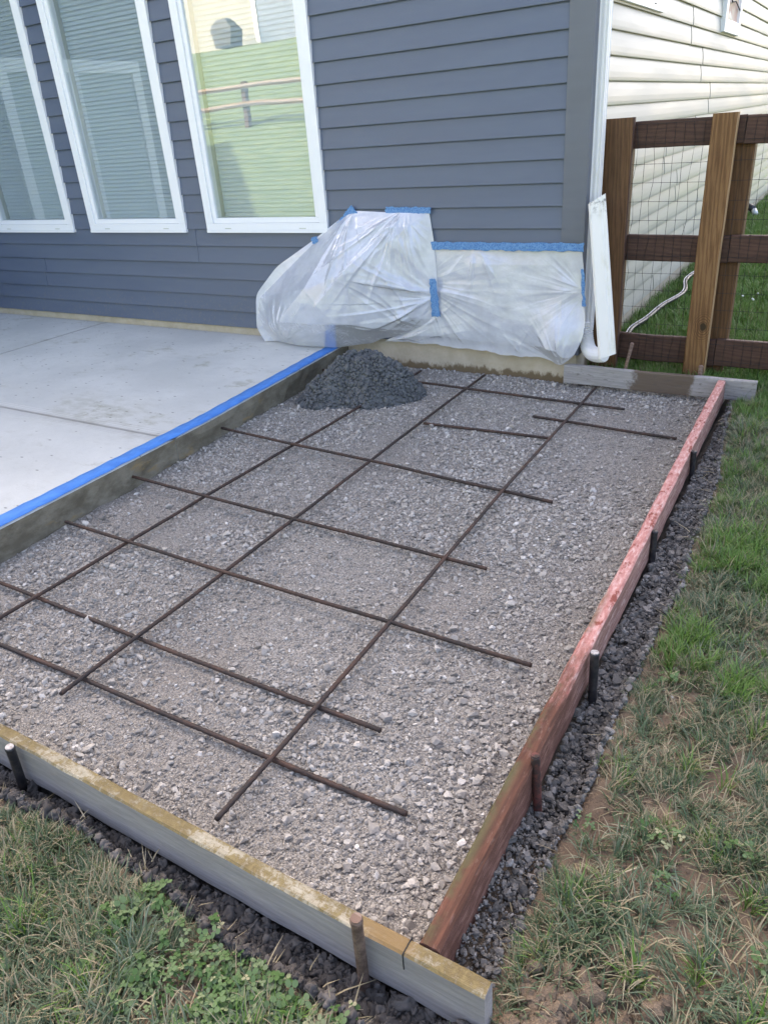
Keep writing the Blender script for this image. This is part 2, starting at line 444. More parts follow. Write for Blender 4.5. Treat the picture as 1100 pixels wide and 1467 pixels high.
M['red_side'] = wood_mat('faded_red_board_side', (.20, .095, .075), (.38, .235, .20), .4, .9, redside)
M['fence_dark'] = wood_mat('dark_stained_fence_wood', (.050, .027, .020), (.098, .052, .038), .6, .6)
M['fence_left'] = wood_mat('brown_fence_board', (.080, .040, .018), (.155, .080, .039), .7, .55)
def knot(t, p, c):
    q = t.scaled(p, (1, 1, 1), (-.375, -.022, 0))
    s = t.sep(q)
    d = t.math('SQRT', t.math('ADD', t.math('POWER', t.math('MULTIPLY', s[0], .72), 2), t.math('POWER', s[1], 2)))
    d = t.math('ADD', d, t.math('MULTIPLY', t.math('SUBTRACT', t.noise(p, 30, 3), .5), .012))
    ring = t.math('SINE', t.math('MULTIPLY', d, 600))
    rm = t.math('MULTIPLY', t.rng(ring, -.2, .8), t.rng(d, .085, .03))
    c = t.mix(t.math('MULTIPLY', rm, .8), c, (.085, .038, .015))
    return t.mix(t.rng(d, .024, .013), c, (.04, .025, .012))
M['fence_light'] = wood_mat('amber_fence_board', (.125, .060, .024), (.245, .135, .060), .8, .6, knot)
M['fence_edge'] = wood_mat('amber_fence_board_edge', (.30, .19, .10), (.42, .28, .155), .8, .65)  # paler than the face: the lit side painted into the edge colour
M['stake_wood'] = wood_mat('old_stake_wood', (.16, .10, .075), (.30, .22, .18), .7, .85)

t = NT('rusty_rebar'); p = t.pos()
n1 = t.noise(p, 9, 5, .7); n2 = t.noise(p, 60, 4, .7)
c = t.mix(t.rng(n1, .38, .66), (.034, .027, .025), (.075, .043, .032))
c = t.mix(t.rng(n2, .58, .72, 0, .5), c, (.13, .062, .036))
M['rebar'] = t.done(c, .7, t.bump(n2, .4, .002), .4, .25)
t = NT('black_stake_steel'); p = t.pos(); n1 = t.noise(p, 50, 4)
M['black_steel'] = t.done(t.mix(t.rng(n1, .4, .7), (.018, .018, .022), (.05, .045, .045)), .5, t.bump(n1, .2, .002), .5, .3)
t = NT('bare_steel_tip'); M['steel_tip'] = t.done(t.mix(t.rng(t.noise(t.pos(), 160, 3), .4, .7), (.40, .38, .37), (.22, .18, .17)), .55)
t = NT('brown_stake_steel'); p = t.pos(); n1 = t.noise(p, 40, 5, .7)
M['brown_steel'] = t.done(t.mix(t.rng(n1, .35, .65), (.075, .050, .040), (.17, .12, .095)), .75, t.bump(n1, .4, .003), .3, .15)
t = NT('red_rust_stake'); p = t.pos(); n1 = t.noise(p, 40, 5, .7)
M['red_steel'] = t.done(t.mix(t.rng(n1, .4, .62), (.035, .024, .022), (.13, .042, .034)), .7, t.bump(n1, .4, .003), .35, .1)
t = NT('fence_wire'); M['wire'] = t.done((.022, .022, .024), .5, None, .5, .4)
t = NT('wet_concrete'); p = t.pos()
n1 = t.noise(p, 12, 5, .7); n2 = t.noise(p, 90, 5, .75)
c = t.mix(t.rng(n1, .3, .7), (.075, .080, .083), (.112, .118, .120))
c = t.mix(t.rng(n2, .5, .72, 0, .6), c, (.035, .037, .039))
M['wet'] = t.done(c, t.rng(n2, .3, .7, .42, .7), t.bump(n2, .8, .006), .45)
t = NT('black_tubing'); M['black_tube'] = t.done((.02, .022, .024), .4)
t = NT('pale_tubing'); M['pale_tube'] = t.done((.34, .35, .36), .4)
t = NT('torn_cover'); p = t.pos(); n1 = t.noise(p, 7, 5, .7)
M['torn'] = t.done(t.mix(t.rng(n1, .4, .6), (.62, .42, .35), (.72, .60, .50)), .8, t.bump(n1, .5, .01))
t = NT('roof_shingle'); p = t.pos(); n1 = t.noise(p, 30, 4)
M['roof'] = t.done(t.mix(n1, (.05, .05, .055), (.10, .10, .105)), .9)
t = NT('black_cover'); M['cover'] = t.done((.02, .02, .022), .7)
t = NT('cream_render'); p = t.pos(); n1 = t.noise(p, 6, 5)
M['cream'] = t.done(t.mix(n1, (.235, .228, .205), (.285, .275, .25)), .85)
t = NT('petal'); M['petal'] = t.done((.75, .75, .72), .7)
t = NT('rail_wood'); M['rail'] = t.done((.20, .145, .115), .9)

# ------------------------------------------------------------------ the ground
def slab_edge_x(y):
    return np.interp(y, [-1.0, 0.3, 1.6, 2.9, 3.3, 4.6], [-2.93, -2.95, -2.985, -3.02, -3.055, -3.165])

BX0, BX1, BY0, BY1 = -3.2, -0.49, 0.745, 4.58          # the gravel pad

def trench_right(y):      # x of the lawn's edge beside the red board
    return np.interp(y, [.3, .85, 1.1, 1.35, 1.6, 1.95, 2.4, 3.4, 4.3, 4.6], [-.30, -.37, -.355, -.345, -.352, -.345, -.322, -.36, -.44, -.47]) + .03 * (fbm(np.asarray(y) * 9, np.asarray(y) * 0 + 3.1, 5, 3) - .5)
def trench_front(x):      # y of the lawn's edge in front of the near board
    return np.interp(x, [-3, -1.75, -1.45, -1.15, -.92, -.73, -.54, -.33], [.63, .655, .677, .66, .63, .64, .62, .60]) + .03 * (fbm(np.asarray(x) * 9, np.asarray(x) * 0 + 1.7, 8, 3) - .5)

def trench_fill(y):
    return .050 * sstep(1.32, 1.10, y) + .012 * sstep(1.5, 1.9, y) + .012 * sstep(2.6, 3.4, y)

def in_pad(x, y):
    """0 on the lawn .. 1 in the dug-out pad and trench"""
    a = sstep(.012, -.02, x - trench_right(y)) * sstep(-.012, .02, y - trench_front(x)) * sstep(4.66, 4.6, y)
    near_end = sstep(-.42, -.36, x) * sstep(.80, .70, y)
    return a * (1 - near_end)

def ground_z(x, y):
    x = np.asarray(x, float); y = np.asarray(y, float)
    z = .035 + .05 * sstep(4.3, 5.6, y) + .022 * (fbm(x * 4, y * 4, 3) - .5)
    z = z + .02 * sstep(.0, .5, x) * sstep(5, 3, y)
    near = np.exp(-((x + 1) ** 2 + (y - 2) ** 2) / 14)
    z = z + near * (.030 * (fbm(x * 18, y * 18, 9, 4) - .5))
    # loose clods by the near corner
    tr_ = sstep(-.47, -.455, x) * sstep(.765, .80, y) * sstep(4.5, 4.4, y) * in_pad(x, y)
    z = z + tr_ * trench_fill(y)
    cl = np.exp(-(((x + .20) / .16) ** 2 + ((y - .72) / .13) ** 2))
    z = z + cl * (.05 * (fbm(x * 16, y * 16, 31, 4) - .45)) - cl * .02
    z = z - .065 * in_pad(x, y) - .05 * sstep(-.49, -.52, x) * sstep(.74, .78, y) * sstep(4.60, 4.56, y) * sstep(-3.5, -3.4, x)
    hill = np.interp(y, [-400, -60, -26, -17.5, -12, -7, -4, -2.2], [7.5, 7, 5.6, 4.8, 3.3, 1.75, .55, 0])
    z = z + hill + .25 * sstep(-3, -9, y) * (fbm(x * .3, y * .3, 40, 3) - .5)
    return z

def axis(a, b, step, lo, hi):
    c = list(np.arange(a, b + 1e-6, step)); s = step; v = a
    pre = []
    while v > lo: s *= 1.25; v -= s; pre.append(v)
    s = step; v = b; post = []
    while v < hi: s *= 1.25; v += s; post.append(v)
    return np.array(pre[::-1] + c + post)
gx = axis(-2.4, .9, .02, -300, 300); gy = axis(.0, 5.2, .02, -400, 300)
GX, GY = np.meshgrid(gx, gy)
lawn = grid_obj('lawn', GX, GY, ground_z(GX, GY), M['soil'])
tag(lawn, kind='structure')

def bed_z(x, y):
    x = np.asarray(x, float); y = np.asarray(y, float)
    z = .034 * (fbm(x * 2.2, y * 2.2, 21, 3) - .5) + .016 * (fbm(x * 12, y * 12, 23, 3) - .5)
    z = z - .02 * np.exp(-(((x + .85) / .3) ** 2 + ((y - 3.45) / .55) ** 2))          # scraped hollow
    z = z + .012 * np.exp(-(((x + .95) / .35) ** 2 + ((y - 2.75) / .22) ** 2))
    return z
bx = np.arange(-3.24, BX1 + .001, .0125); by = np.arange(BY0 + .005, BY1 + .03, .0125)
GX, GY = np.meshgrid(bx, by)
bed = grid_obj('gravel_bed', GX, GY, bed_z(GX, GY) + .004 * (fbm(GX * 60, GY * 60, 77, 2) - .5), M['fines'])
tag(bed, kind='structure')

# ------------------------------------------------------------------ scatter by geometry nodes
def hidden_collection(name, objs):
    c = bpy.data.collections.new(name)
    for o in objs: c.objects.link(o)
    return c

def raw_obj(name, verts, faces, mat, smooth=False, tone=None):
    me = bpy.data.meshes.new(name)
    me.from_pydata([tuple(v) for v in verts], [], [tuple(f) for f in faces])
    me.materials.append(mat)
    if smooth: me.polygons.foreach_set('use_smooth', np.ones(len(me.polygons), dtype=bool))
    if tone is not None:
        a = me.attributes.new('tone', 'FLOAT', 'POINT'); a.data.foreach_set('value', np.asarray(tone, dtype=np.float32))
    return bpy.data.objects.new(name, me)

def scatter(name, P, rot, scl, var, coll, parent=None):
    me = bpy.data.meshes.new(name)
    n = len(P)
    me.vertices.add(n); me.vertices.foreach_set('co', np.asarray(P, np.float32).ravel())
    for nm, ty, val in (('rot', 'FLOAT_VECTOR', rot), ('scl', 'FLOAT_VECTOR', scl), ('var', 'INT', var)):
        a = me.attributes.new(nm, ty, 'POINT')
        a.data.foreach_set('vector' if ty == 'FLOAT_VECTOR' else 'value', np.asarray(val, np.float32 if ty != 'INT' else np.int32).ravel())
    o = bpy.data.objects.new(name, me)
    if parent is not None:
        o.parent = parent; o.location = -parent.location
    COL.objects.link(o)
    g = bpy.data.node_groups.new(name, 'GeometryNodeTree')
    g.interface.new_socket('Geometry', in_out='INPUT', socket_type='NodeSocketGeometry')
    g.interface.new_socket('Geometry', in_out='OUTPUT', socket_type='NodeSocketGeometry')
    N = g.nodes.new; L = g.links.new
    gi = N('NodeGroupInput'); go = N('NodeGroupOutput')
    iop = N('GeometryNodeInstanceOnPoints'); ci = N('GeometryNodeCollectionInfo')
    ci.inputs['Collection'].default_value = coll
    ci.inputs['Separate Children'].default_value = True
    ci.inputs['Reset Children'].default_value = True
    iop.inputs['Pick Instance'].default_value = True
    def attr(nm, dt):
        a = N('GeometryNodeInputNamedAttribute'); a.data_type = dt; a.inputs['Name'].default_value = nm
        return [s for s in a.outputs if s.enabled and s.name == 'Attribute'][0]
    L(gi.outputs[0], iop.inputs['Points']); L(ci.outputs[0], iop.inputs['Instance'])
    L(attr('var', 'INT'), iop.inputs['Instance Index'])
    L(attr('rot', 'FLOAT_VECTOR'), iop.inputs['Rotation']); L(attr('scl', 'FLOAT_VECTOR'), iop.inputs['Scale'])
    L(iop.outputs[0], go.inputs[0])
    md = o.modifiers.new('scatter', 'NODES'); md.node_group = g
    return o

def crushed(seed, mat):
    r = np.random.default_rng(seed); bm = bmesh.new()
    ax = np.array([1, r.uniform(.65, 1), r.uniform(.45, .8)])
    for k in range(15):
        d = r.normal(size=3); d /= np.linalg.norm(d)
        bm.verts.new(d * ax * r.uniform(.85, 1.08))
    res = bmesh.ops.convex_hull(bm, input=bm.verts[:])
    bmesh.ops.delete(bm, geom=[v for v in bm.verts if not v.link_faces], context='VERTS')
    me = bpy.data.meshes.new('stone_kind'); bm.to_mesh(me); bm.free(); me.materials.append(mat)
    return bpy.data.objects.new('stone_kind_%02d' % seed, me)
def rounded(seed, mat, rough=.18, flat=(.5, .85), sub=2, smooth=True):
    r = np.random.default_rng(seed); bm = bmesh.new()
    bmesh.ops.create_icosphere(bm, subdivisions=sub, radius=1)
    ax = Vector((1, r.uniform(.6, .95), r.uniform(*flat))); off = Vector(r.uniform(-50, 50, 3))
    for v in bm.verts:
        k = 1 + rough * mn.noise(v.co * 1.3 + off) * 1.6 + rough * .5 * mn.noise(v.co * 3.1 + off) + (rough * .35 * mn.noise(v.co * 6.3 + off) if sub > 2 else 0)
        v.co = Vector((v.co.x * ax.x, v.co.y * ax.y, v.co.z * ax.z)) * k
    me = bpy.data.meshes.new('stone_kind'); bm.to_mesh(me); bm.free(); me.materials.append(mat)
    if smooth: me.polygons.foreach_set('use_smooth', np.ones(len(me.polygons), dtype=bool))
    return bpy.data.objects.new('stone_kind_%02d' % seed, me)

def rand_rot(n, tilt=.5):
    return np.stack([RNG.normal(0, tilt, n), RNG.normal(0, tilt, n), RNG.uniform(0, 2 * np.pi, n)], -1)

# --- crushed stone of the pad
kinds = hidden_collection('crushed_kinds', [crushed(100 + i, M['stone']) for i in range(14)])
def pad_points(n):
    x = RNG.uniform(-3.2, -.52, n); y = RNG.uniform(.755, 4.595, n)
    k = x > slab_edge_x(y) + .003
    return x[k], y[k]
Ps, Ss = [], []
def big_zone(x, y):
    a = np.exp(-((((x + .95) * .8 + (y - 2.85) * .45) / .42) ** 2) - (((y - 2.85)) / .55) ** 2)          # loose band across the right side
    b = np.exp(-((y - .85) / .22) ** 2) * .9 * sstep(-1.2, -1.7, x)
    c = np.exp(-((x + .65) / .20) ** 2) * .55 * sstep(2.6, 1.4, y)
    d = np.exp(-((x - slab_edge_x(y) - .09) / .10) ** 2) * .45
    e = np.exp(-((y - 4.45) / .16) ** 2) * .6
    f = .9 * sstep(.60, .72, fbm(x * 2.4, y * 2.4, 61, 3))
    return np.clip(a + b + c + d + e + f, 0, 1)
def smooth_zone(x, y):
    a = np.exp(-(((x + .85) / .33) ** 2 + ((y - 3.5) / .5) ** 2))
    f = sstep(.52, .64, fbm(x * 1.9, y * 1.9, 91, 3)) * .85
    return np.clip(a + f, 0, 1)
x, y = pad_points(85000)
k = RNG.uniform(size=len(x)) < 1 - .72 * smooth_zone(x, y)
x, y = x[k], y[k]; r = RNG.gamma(3.2, .0011, len(x)) + .0019
Ps.append((x, y)); Ss.append(r)
x, y = pad_points(30000)
k = RNG.uniform(size=len(x)) < (.13 + .87 * big_zone(x, y)) * (1 - .8 * smooth_zone(x, y))
x, y = x[k], y[k]; r = RNG.gamma(5, .0013, len(x)) + .0045
Ps.append((x, y)); Ss.append(r)
x, y = pad_points(2600)
k = RNG.uniform(size=len(x)) < (.25 + .75 * big_zone(x, y)) * (1 - .7 * smooth_zone(x, y))
x, y = x[k], y[k]; r = np.minimum(.010 + RNG.gamma(1.6, .003, len(x)), .021)
Ps.append((x, y)); Ss.append(r)
x = np.concatenate([p[0] for p in Ps]); y = np.concatenate([p[1] for p in Ps]); r = np.concatenate(Ss)
z = bed_z(x, y) + r * RNG.uniform(-.1, .45, len(r))
n = len(x)
o = scatter('crushed_stone', np.stack([x, y, z], -1), rand_rot(n, .45), r[:, None] * RNG.uniform(.8, 1.15, (n, 3)), RNG.integers(0, 14, n), kinds)
tag(o, 'pale grey crushed stone spread loose over the pad inside the form boards', 'gravel', kind='stuff')

# --- stones in the trench outside the red board, dark clods outside the near board
kinds = hidden_collection('trench_kinds', [rounded(200 + i, M['river'], .40, (.5, .9), 2, False) for i in range(5)] + [crushed(220 + i, M['river']) for i in range(7)])
n = 15000
y = RNG.uniform(.74, 4.58, n); x = RNG.uniform(-.452, -.28, n)
edge = trench_right(y); k = x < edge + .012
x, y = x[k], y[k]; n = len(x)
sm = sstep(.75, 1.6, y) * (1 - .45 * sstep(2.3, 3.6, y))
r = (RNG.gamma(4, .0012, n) + .0032) * (.72 + .5 * sm) * np.where(RNG.uniform(size=n) < .25, 1.15, .6)
z = ground_z(x, y) + .010 + RNG.uniform(-.004, .014, n) + .006 * sstep(-.43, -.455, x)
o = scatter('trench_stone', np.stack([x, y, z], -1), rand_rot(n, .5), r[:, None] * RNG.uniform(.8, 1.2, (n, 3)), RNG.integers(0, 12, n), kinds)
tag(o, 'dark damp stones filling the trench between the red board and the lawn', 'stones', kind='stuff')

kinds = hidden_collection('clod_kinds', [rounded(240 + i, M['clod'], .55, (.6, 1), 3, True) for i in range(8)])
n = 11000
x = RNG.uniform(-2.6, -.34, n); y = RNG.uniform(.53, .72, n)
k = y > trench_front(x) - .012; x, y = x[k], y[k]; n = len(x)
r = np.minimum(RNG.gamma(2.2, .0026, n) + .0028, .020)
z = ground_z(x, y) + .008 + RNG.uniform(-.004, .016, n)
o = scatter('trench_clod', np.stack([x, y, z], -1), rand_rot(n, 1), r[:, None] * RNG.uniform(.8, 1.2, (n, 3)), RNG.integers(0, 8, n), kinds)
tag(o, 'dark crumbly soil clods in the trench in front of the mossy board', 'soil clods', kind='stuff')

# ------------------------------------------------------------------ grass
def tuft(seed, nb, rad, lmin, lmax, wid, lean, mat, curl=.8, comb=None):
    r = np.random.default_rng(seed); V, F, T = [], [], []
    for b in range(nb):
        a = r.uniform(0, 2 * np.pi); d = rad * math.sqrt(r.uniform())
        px, py = d * math.cos(a), d * math.sin(a)
        az = (a + r.normal(0, .9)) if comb is None else comb + r.normal(0, .55)
        L = r.uniform(lmin, lmax); th = abs(r.normal(lean * .6, lean * .4)); w_ = wid * r.uniform(.7, 1.2)
        tone = r.uniform(); seg = 4; z = -.004; q = [px, py]
        b0 = len(V); side = (-math.sin(az), math.cos(az))
        for s in range(seg + 1):
            f = s / seg; ww = w_ * (1 - f ** 1.8) * .5 + .0002
            V += [(q[0] - side[0] * ww, q[1] - side[1] * ww, z), (q[0] + side[0] * ww, q[1] + side[1] * ww, z)]; T += [tone, tone]
            if s < seg:
                F.append((b0 + 2 * s, b0 + 2 * s + 1, b0 + 2 * s + 3, b0 + 2 * s + 2))
            th2 = min(th + curl * f * f * 1.6, 1.75)
            st = L / seg; q = [q[0] + math.cos(az) * math.sin(th2) * st, q[1] + math.sin(az) * math.sin(th2) * st]
            z = max(z + math.cos(th2) * st, .002)
    return raw_obj('tuft_kind_%02d' % seed, V, F, mat, True, T)
def clover(seed, nl, rad, mat, size=.008):
    r = np.random.default_rng(seed); V, F, T = [], [], []
    for b in range(nl):
        a = r.uniform(0, 2 * np.pi); d = rad * math.sqrt(r.uniform())
        c = np.array([d * math.cos(a), d * math.sin(a), r.uniform(.012, .04)]); tone = r.uniform()
        tilt = r.normal(0, .35, 2); s = size * r.uniform(.7, 1.25); a0 = r.uniform(0, 6.28)
        for lf in range(3):
            al = a0 + lf * 2.094; b0 = len(V); ring = []
            for k in range(7):
                ph = 2 * math.pi * k / 7; lx = s * .95 + s * .85 * math.cos(ph); ly = s * .72 * math.sin(ph)
                gxx = lx * math.cos(al) - ly * math.sin(al); gyy = lx * math.sin(al) + ly * math.cos(al)
                V.append((c[0] + gxx, c[1] + gyy, c[2] + tilt[0] * gxx + tilt[1] * gyy - 6 * lx * lx + .1 * abs(ly))); T.append(tone)
            F.append(tuple(range(b0, b0 + 7)))
        b0 = len(V)
        V += [(d * math.cos(a) * .8, d * math.sin(a) * .8, -.003), (d * math.cos(a) * .8 + .0012, d * math.sin(a) * .8, -.003), (c[0] + .001, c[1], c[2]), (c[0], c[1], c[2])]; T += [tone] * 4
        F.append((b0, b0 + 1, b0 + 2, b0 + 3))
    return raw_obj('clover_kind_%02d' % seed, V, F, mat, True, T)

near_kinds = hidden_collection('lawn_kinds',
    [tuft(300 + i, 20, .020, .035, .085, .0034, .95, M['blade'], .9) for i in range(4)] +
    [tuft(310 + i, 26, .03, .035, .085, .0034, 1.45, M['blade'], .6, comb=i * 1.7) for i in range(4)] +
    [tuft(320 + i, 22, .016, .04, .10, .0034, .55, M['blade_lush'], .8) for i in range(3)])
cl_kinds = hidden_collection('clover_kinds', [clover(340 + i, 11, .04, M['leaf'], .0062) for i in range(4)])

def soil_bare(x, y):
    """1 = bare soil"""
    b = .8 * sstep(.58, .70, fbm(x * 3.3 + 7, y * 3.3 + 2, 51, 4))
    for (cx, cy, rx, ry, s) in ((-.27, 1.30, .13, .10, 1), (-.22, 1.72, .12, .09, .7), (.0, .92, .10, .07, .8), (-.93, .47, .13, .10, 1.1), (-1.05, .56, .10, .04, 1), (-.18, .80, .15, .09, 1.1), (-.20, .70, .20, .10, 1),
                                (.08, 1.15, .07, .08, .7), (-1.25, .50, .10, .07, .5), (.05, .78, .12, .05, .8), (-.10, 1.0, .05, .06, .8)):
        b = np.maximum(b, s * np.exp(-(((x - cx) / rx) ** 2 + ((y - cy) / ry) ** 2) ** 2))
    b = b * (1 - .75 * sstep(2.0, 3.2, y) * sstep(-.6, -.4, x))
    return b
n = 42000
x = RNG.uniform(-2.5, .85, n); y = RNG.uniform(.0, 4.75, n)
pad = in_pad(x, y); board = ((y > .70) & (x < -.30))
ok = (pad < .25) & ~(board & (x < trench_right(y) - .0)) & ~((x < -.32) & (y > .715) & (y < .77))
keep = ok & (RNG.uniform(size=n) < 1 - .90 * soil_bare(x, y)) & ~((y > 4.46) & (x < -.32))
x, y = x[keep], y[keep]; n = len(x)
lush = (RNG.uniform(size=n) < .06 + .55 * sstep(.56, .66, fbm(x * 2.6, y * 2.6, 71, 3)) * sstep(.2, 1.5, y + x) + .12 * sstep(2.4, 4, y))
var = np.where(lush, RNG.integers(8, 11, n), RNG.integers(0, 8, n))
s = RNG.uniform(.55, 1.15, n) * (.8 + .4 * fbm(x * 3, y * 3, 81, 2))
ed = np.minimum(np.where(y > .68, np.abs(x - trench_right(y)), 9), np.where(x < -.30, np.abs(y - trench_front(x)), 9))
s = s * np.interp(ed, [0, .02, .10], [.38, .5, 1])
kk = (ed > .03) | (RNG.uniform(size=n) < .42); x, y, var, s = x[kk], y[kk], var[kk], s[kk]; n = len(x)
rot = np.stack([RNG.normal(0, .12, n), RNG.normal(0, .12, n), RNG.uniform(0, 6.28, n)], -1)
o = scatter('grass', np.stack([x, y, ground_z(x, y)], -1), rot, np.repeat(s[:, None], 3, 1), var, near_kinds)
tag(o, 'patchy dry and green grass around the form boards', 'grass', kind='stuff')

n = 900
x = RNG.uniform(-1.5, .7, n); y = RNG.uniform(.2, 2.6, n)
w_ = np.exp(-(((x + .80) / .25) ** 2 + ((y - .56) / .10) ** 2)) * .8 + np.exp(-(((x + 1.25) / .16) ** 2 + ((y - .45) / .10) ** 2)) * .5 + .10 * sstep(.5, .7, fbm(x * 4, y * 4, 87, 2)) + np.exp(-(((x - .10) / .08) ** 2 + ((y - 1.02) / .08) ** 2)) * .6
k = (RNG.uniform(size=n) < w_) & (in_pad(x, y) < .2) & ~((x < trench_right(y)) & (y > .70))
x, y = x[k], y[k]
xa = RNG.normal(-.80, .17, 60); ya = RNG.normal(.51, .06, 60)
k = (ya < trench_front(xa) - .01); x = np.concatenate([x, xa[k]]); y = np.concatenate([y, ya[k]]); n = len(x)
o = scatter('clover', np.stack([x, y, ground_z(x, y)], -1), np.stack([0 * x, 0 * x, RNG.uniform(0, 6.28, n)], -1), np.repeat(RNG.uniform(.7, 1.2, (n, 1)), 3, 1), RNG.integers(0, 4, n), cl_kinds)
tag(o, 'low clover leaves growing among the grass by the near board', 'clover', kind='stuff')

far_kinds = hidden_collection('side_lawn_kinds', [tuft(360 + i, 26, .05, .05, .11, .006, .6, M['blade_lush'], .7) for i in range(5)])
n = 26000
y = 4.72 + 13 * RNG.uniform(size=n) ** 1.6; x = RNG.uniform(-1.42, 3.4, n)
k = (x > -1.375 + .02 * RNG.uniform(size=n)) & ~((y < 4.95) & (RNG.uniform(size=n) < .45)); x, y = x[k], y[k]; n = len(x)
o = scatter('side_grass', np.stack([x, y, ground_z(x, y)], -1), np.stack([RNG.normal(0, .1, n), RNG.normal(0, .1, n), RNG.uniform(0, 6.28, n)], -1),
            np.repeat(RNG.uniform(.6, 1.2, (n, 1)), 3, 1) * np.where(y < 5, .7, 1)[:, None], RNG.integers(0, 5, n), far_kinds)
tag(o, 'bright green grass of the side yard beyond the wire fence', 'grass', kind='stuff')
fk = hidden_collection('flower_kinds', [rounded(380, M['petal'], .25, (.6, .8), 2)])
n = 110; y = RNG.uniform(5.1, 10, n); x = RNG.uniform(-1.0, 2.0, n); k = fbm(x * 1.3, y * 1.3, 96, 2) > .48; x, y = x[k], y[k]; n = len(x)
o = scatter('clover_flower', np.stack([x, y, ground_z(x, y) + RNG.uniform(.06, .09, n)], -1), rand_rot(n), np.repeat(RNG.uniform(.008, .015, (n, 1)), 3, 1), np.zeros(n, int), fk)
tag(o, 'small white clover flowers in the side yard grass', 'flowers', kind='stuff')

# crumbs of soil and straw on the bare patches
ck = hidden_collection('crumb_kinds', [rounded(420 + i, M['soil'], .4, (.6, 1), 2, False) for i in range(6)])
n = 9000; x = RNG.uniform(-1.7, .75, n); y = RNG.uniform(.15, 4.2, n)
corner = np.exp(-(((x + .22) / .14) ** 2 + ((y - .74) / .11) ** 2))
k = (in_pad(x, y) < .15) & ((x > trench_right(y)) | (y < .68)) & (RNG.uniform(size=n) < .25 + .75 * soil_bare(x, y)); x, y, corner = x[k], y[k], corner[k]; n = len(x)
r = (RNG.gamma(2.5, .0013, n) + .001)
o = scatter('soil_crumb', np.stack([x, y, ground_z(x, y) + r * .2], -1), rand_rot(n, 1), r[:, None] * RNG.uniform(.8, 1.2, (n, 3)), RNG.integers(0, 6, n), ck)
tag(o, 'brown crumbs of soil scattered over the bare lawn patches', 'soil crumbs', kind='stuff')
n = 1100; x = RNG.normal(-.20, .09, n); y = RNG.normal(.76, .07, n); k = (in_pad(x, y) < .1) & ((x > -.30) | (y < .66)); x, y = x[k], y[k]; n = len(x)
r = RNG.gamma(3, .0028, n) + .003
o = scatter('dug_soil', np.stack([x, y, ground_z(x, y) + r * .4], -1), rand_rot(n, 1), r[:, None] * RNG.uniform(.8, 1.2, (n, 3)), RNG.integers(0, 6, n), ck)
tag(o, 'loose dug brown soil heaped by the near corner of the form boards', 'soil', kind='stuff')
sk = hidden_collection('straw_kinds', [tuft(440 + i, 5, .05, .03, .09, .0028, 2.2, M['straw'], .3) for i in range(6)])
n = 3300; x = RNG.uniform(-2.2, .8, n); y = RNG.uniform(.1, 4.3, n); k = (in_pad(x, y) < .1) & ((x > trench_right(y) + .02) | (y < .66)); x, y = x[k], y[k]; n = len(x)
o = scatter('dry_straw', np.stack([x, y, ground_z(x, y) + .004], -1), np.stack([RNG.normal(0, .1, n), RNG.normal(0, .1, n), RNG.uniform(0, 6.28, n)], -1), np.repeat(RNG.uniform(.6, 1.2, (n, 1)), 3, 1), RNG.integers(0, 6, n), sk)
tag(o, 'dead straw lying flat on the lawn and soil', 'dry grass', kind='stuff')

# pebbles on the bare soil
pk = hidden_collection('pebble_kinds', [crushed(400 + i, M['stone']) for i in range(4)])
n = 420; x = RNG.uniform(-1.6, .7, n); y = RNG.uniform(.2, 3.5, n); k = (in_pad(x, y) < .1) & ((x > -.34) | (y < .68)) & (soil_bare(x, y) > .1); x, y = x[k], y[k]; n = len(x)
o = scatter('soil_pebble', np.stack([x, y, ground_z(x, y) + .001], -1), rand_rot(n), np.repeat(RNG.gamma(3, .0014, (n, 1)) + .001, 3, 1), RNG.integers(0, 4, n), pk)
tag(o, 'small pale pebbles lying on the bare soil patches', 'pebbles', kind='stuff')

# ------------------------------------------------------------------ the patio
patio = empty('patio', (-3.1, 4.6, 0))
tag(patio, kind='structure')
PZ = .148
def slab(x0, x1, y0, y1):
    """x1 may be None: the slab's right side then follows the pad's edge; rounded tooled edges, a rough outer side"""
    ny = max(int((y1 - y0) / .06), 2)
    ys = np.linspace(y0, y1, ny + 1); V, F, mi = [], [], []
    e = .009
    for yy in ys:
        xr = float(slab_edge_x(yy)) if x1 is None else x1
        d = e if yy in (ys[0], ys[-1]) else 0.0
        jit = (lambda s: .0 if x1 is not None else (float(vnoise(yy * 14, s, 5)) - .5) * .012)
        V += [(x0, yy, -.05), (x0, yy, PZ - .007), (x0 + e, yy, PZ - d * .8), (xr - e, yy, PZ - d * .8), (xr, yy, PZ - .007),
              (xr + jit(1.), yy, .10), (xr + jit(2.) - .004, yy, .05), (xr + jit(3.) - .008, yy, -.05)]
    for i in range(ny):
        for k in range(7):
            a = i * 8 + k
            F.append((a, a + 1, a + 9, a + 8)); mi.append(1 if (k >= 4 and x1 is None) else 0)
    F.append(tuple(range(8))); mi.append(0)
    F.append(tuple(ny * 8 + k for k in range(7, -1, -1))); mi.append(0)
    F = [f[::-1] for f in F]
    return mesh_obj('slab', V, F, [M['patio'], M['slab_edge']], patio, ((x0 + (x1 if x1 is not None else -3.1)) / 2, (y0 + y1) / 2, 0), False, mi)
slab(-4.66, None, -.6, 2.612)
slab(-5.86, None, 2.6165, 4.597)
slab(-9.0, -5.868, 2.618, 4.597)
slab(-9.0, -4.668, -.6, 2.61)

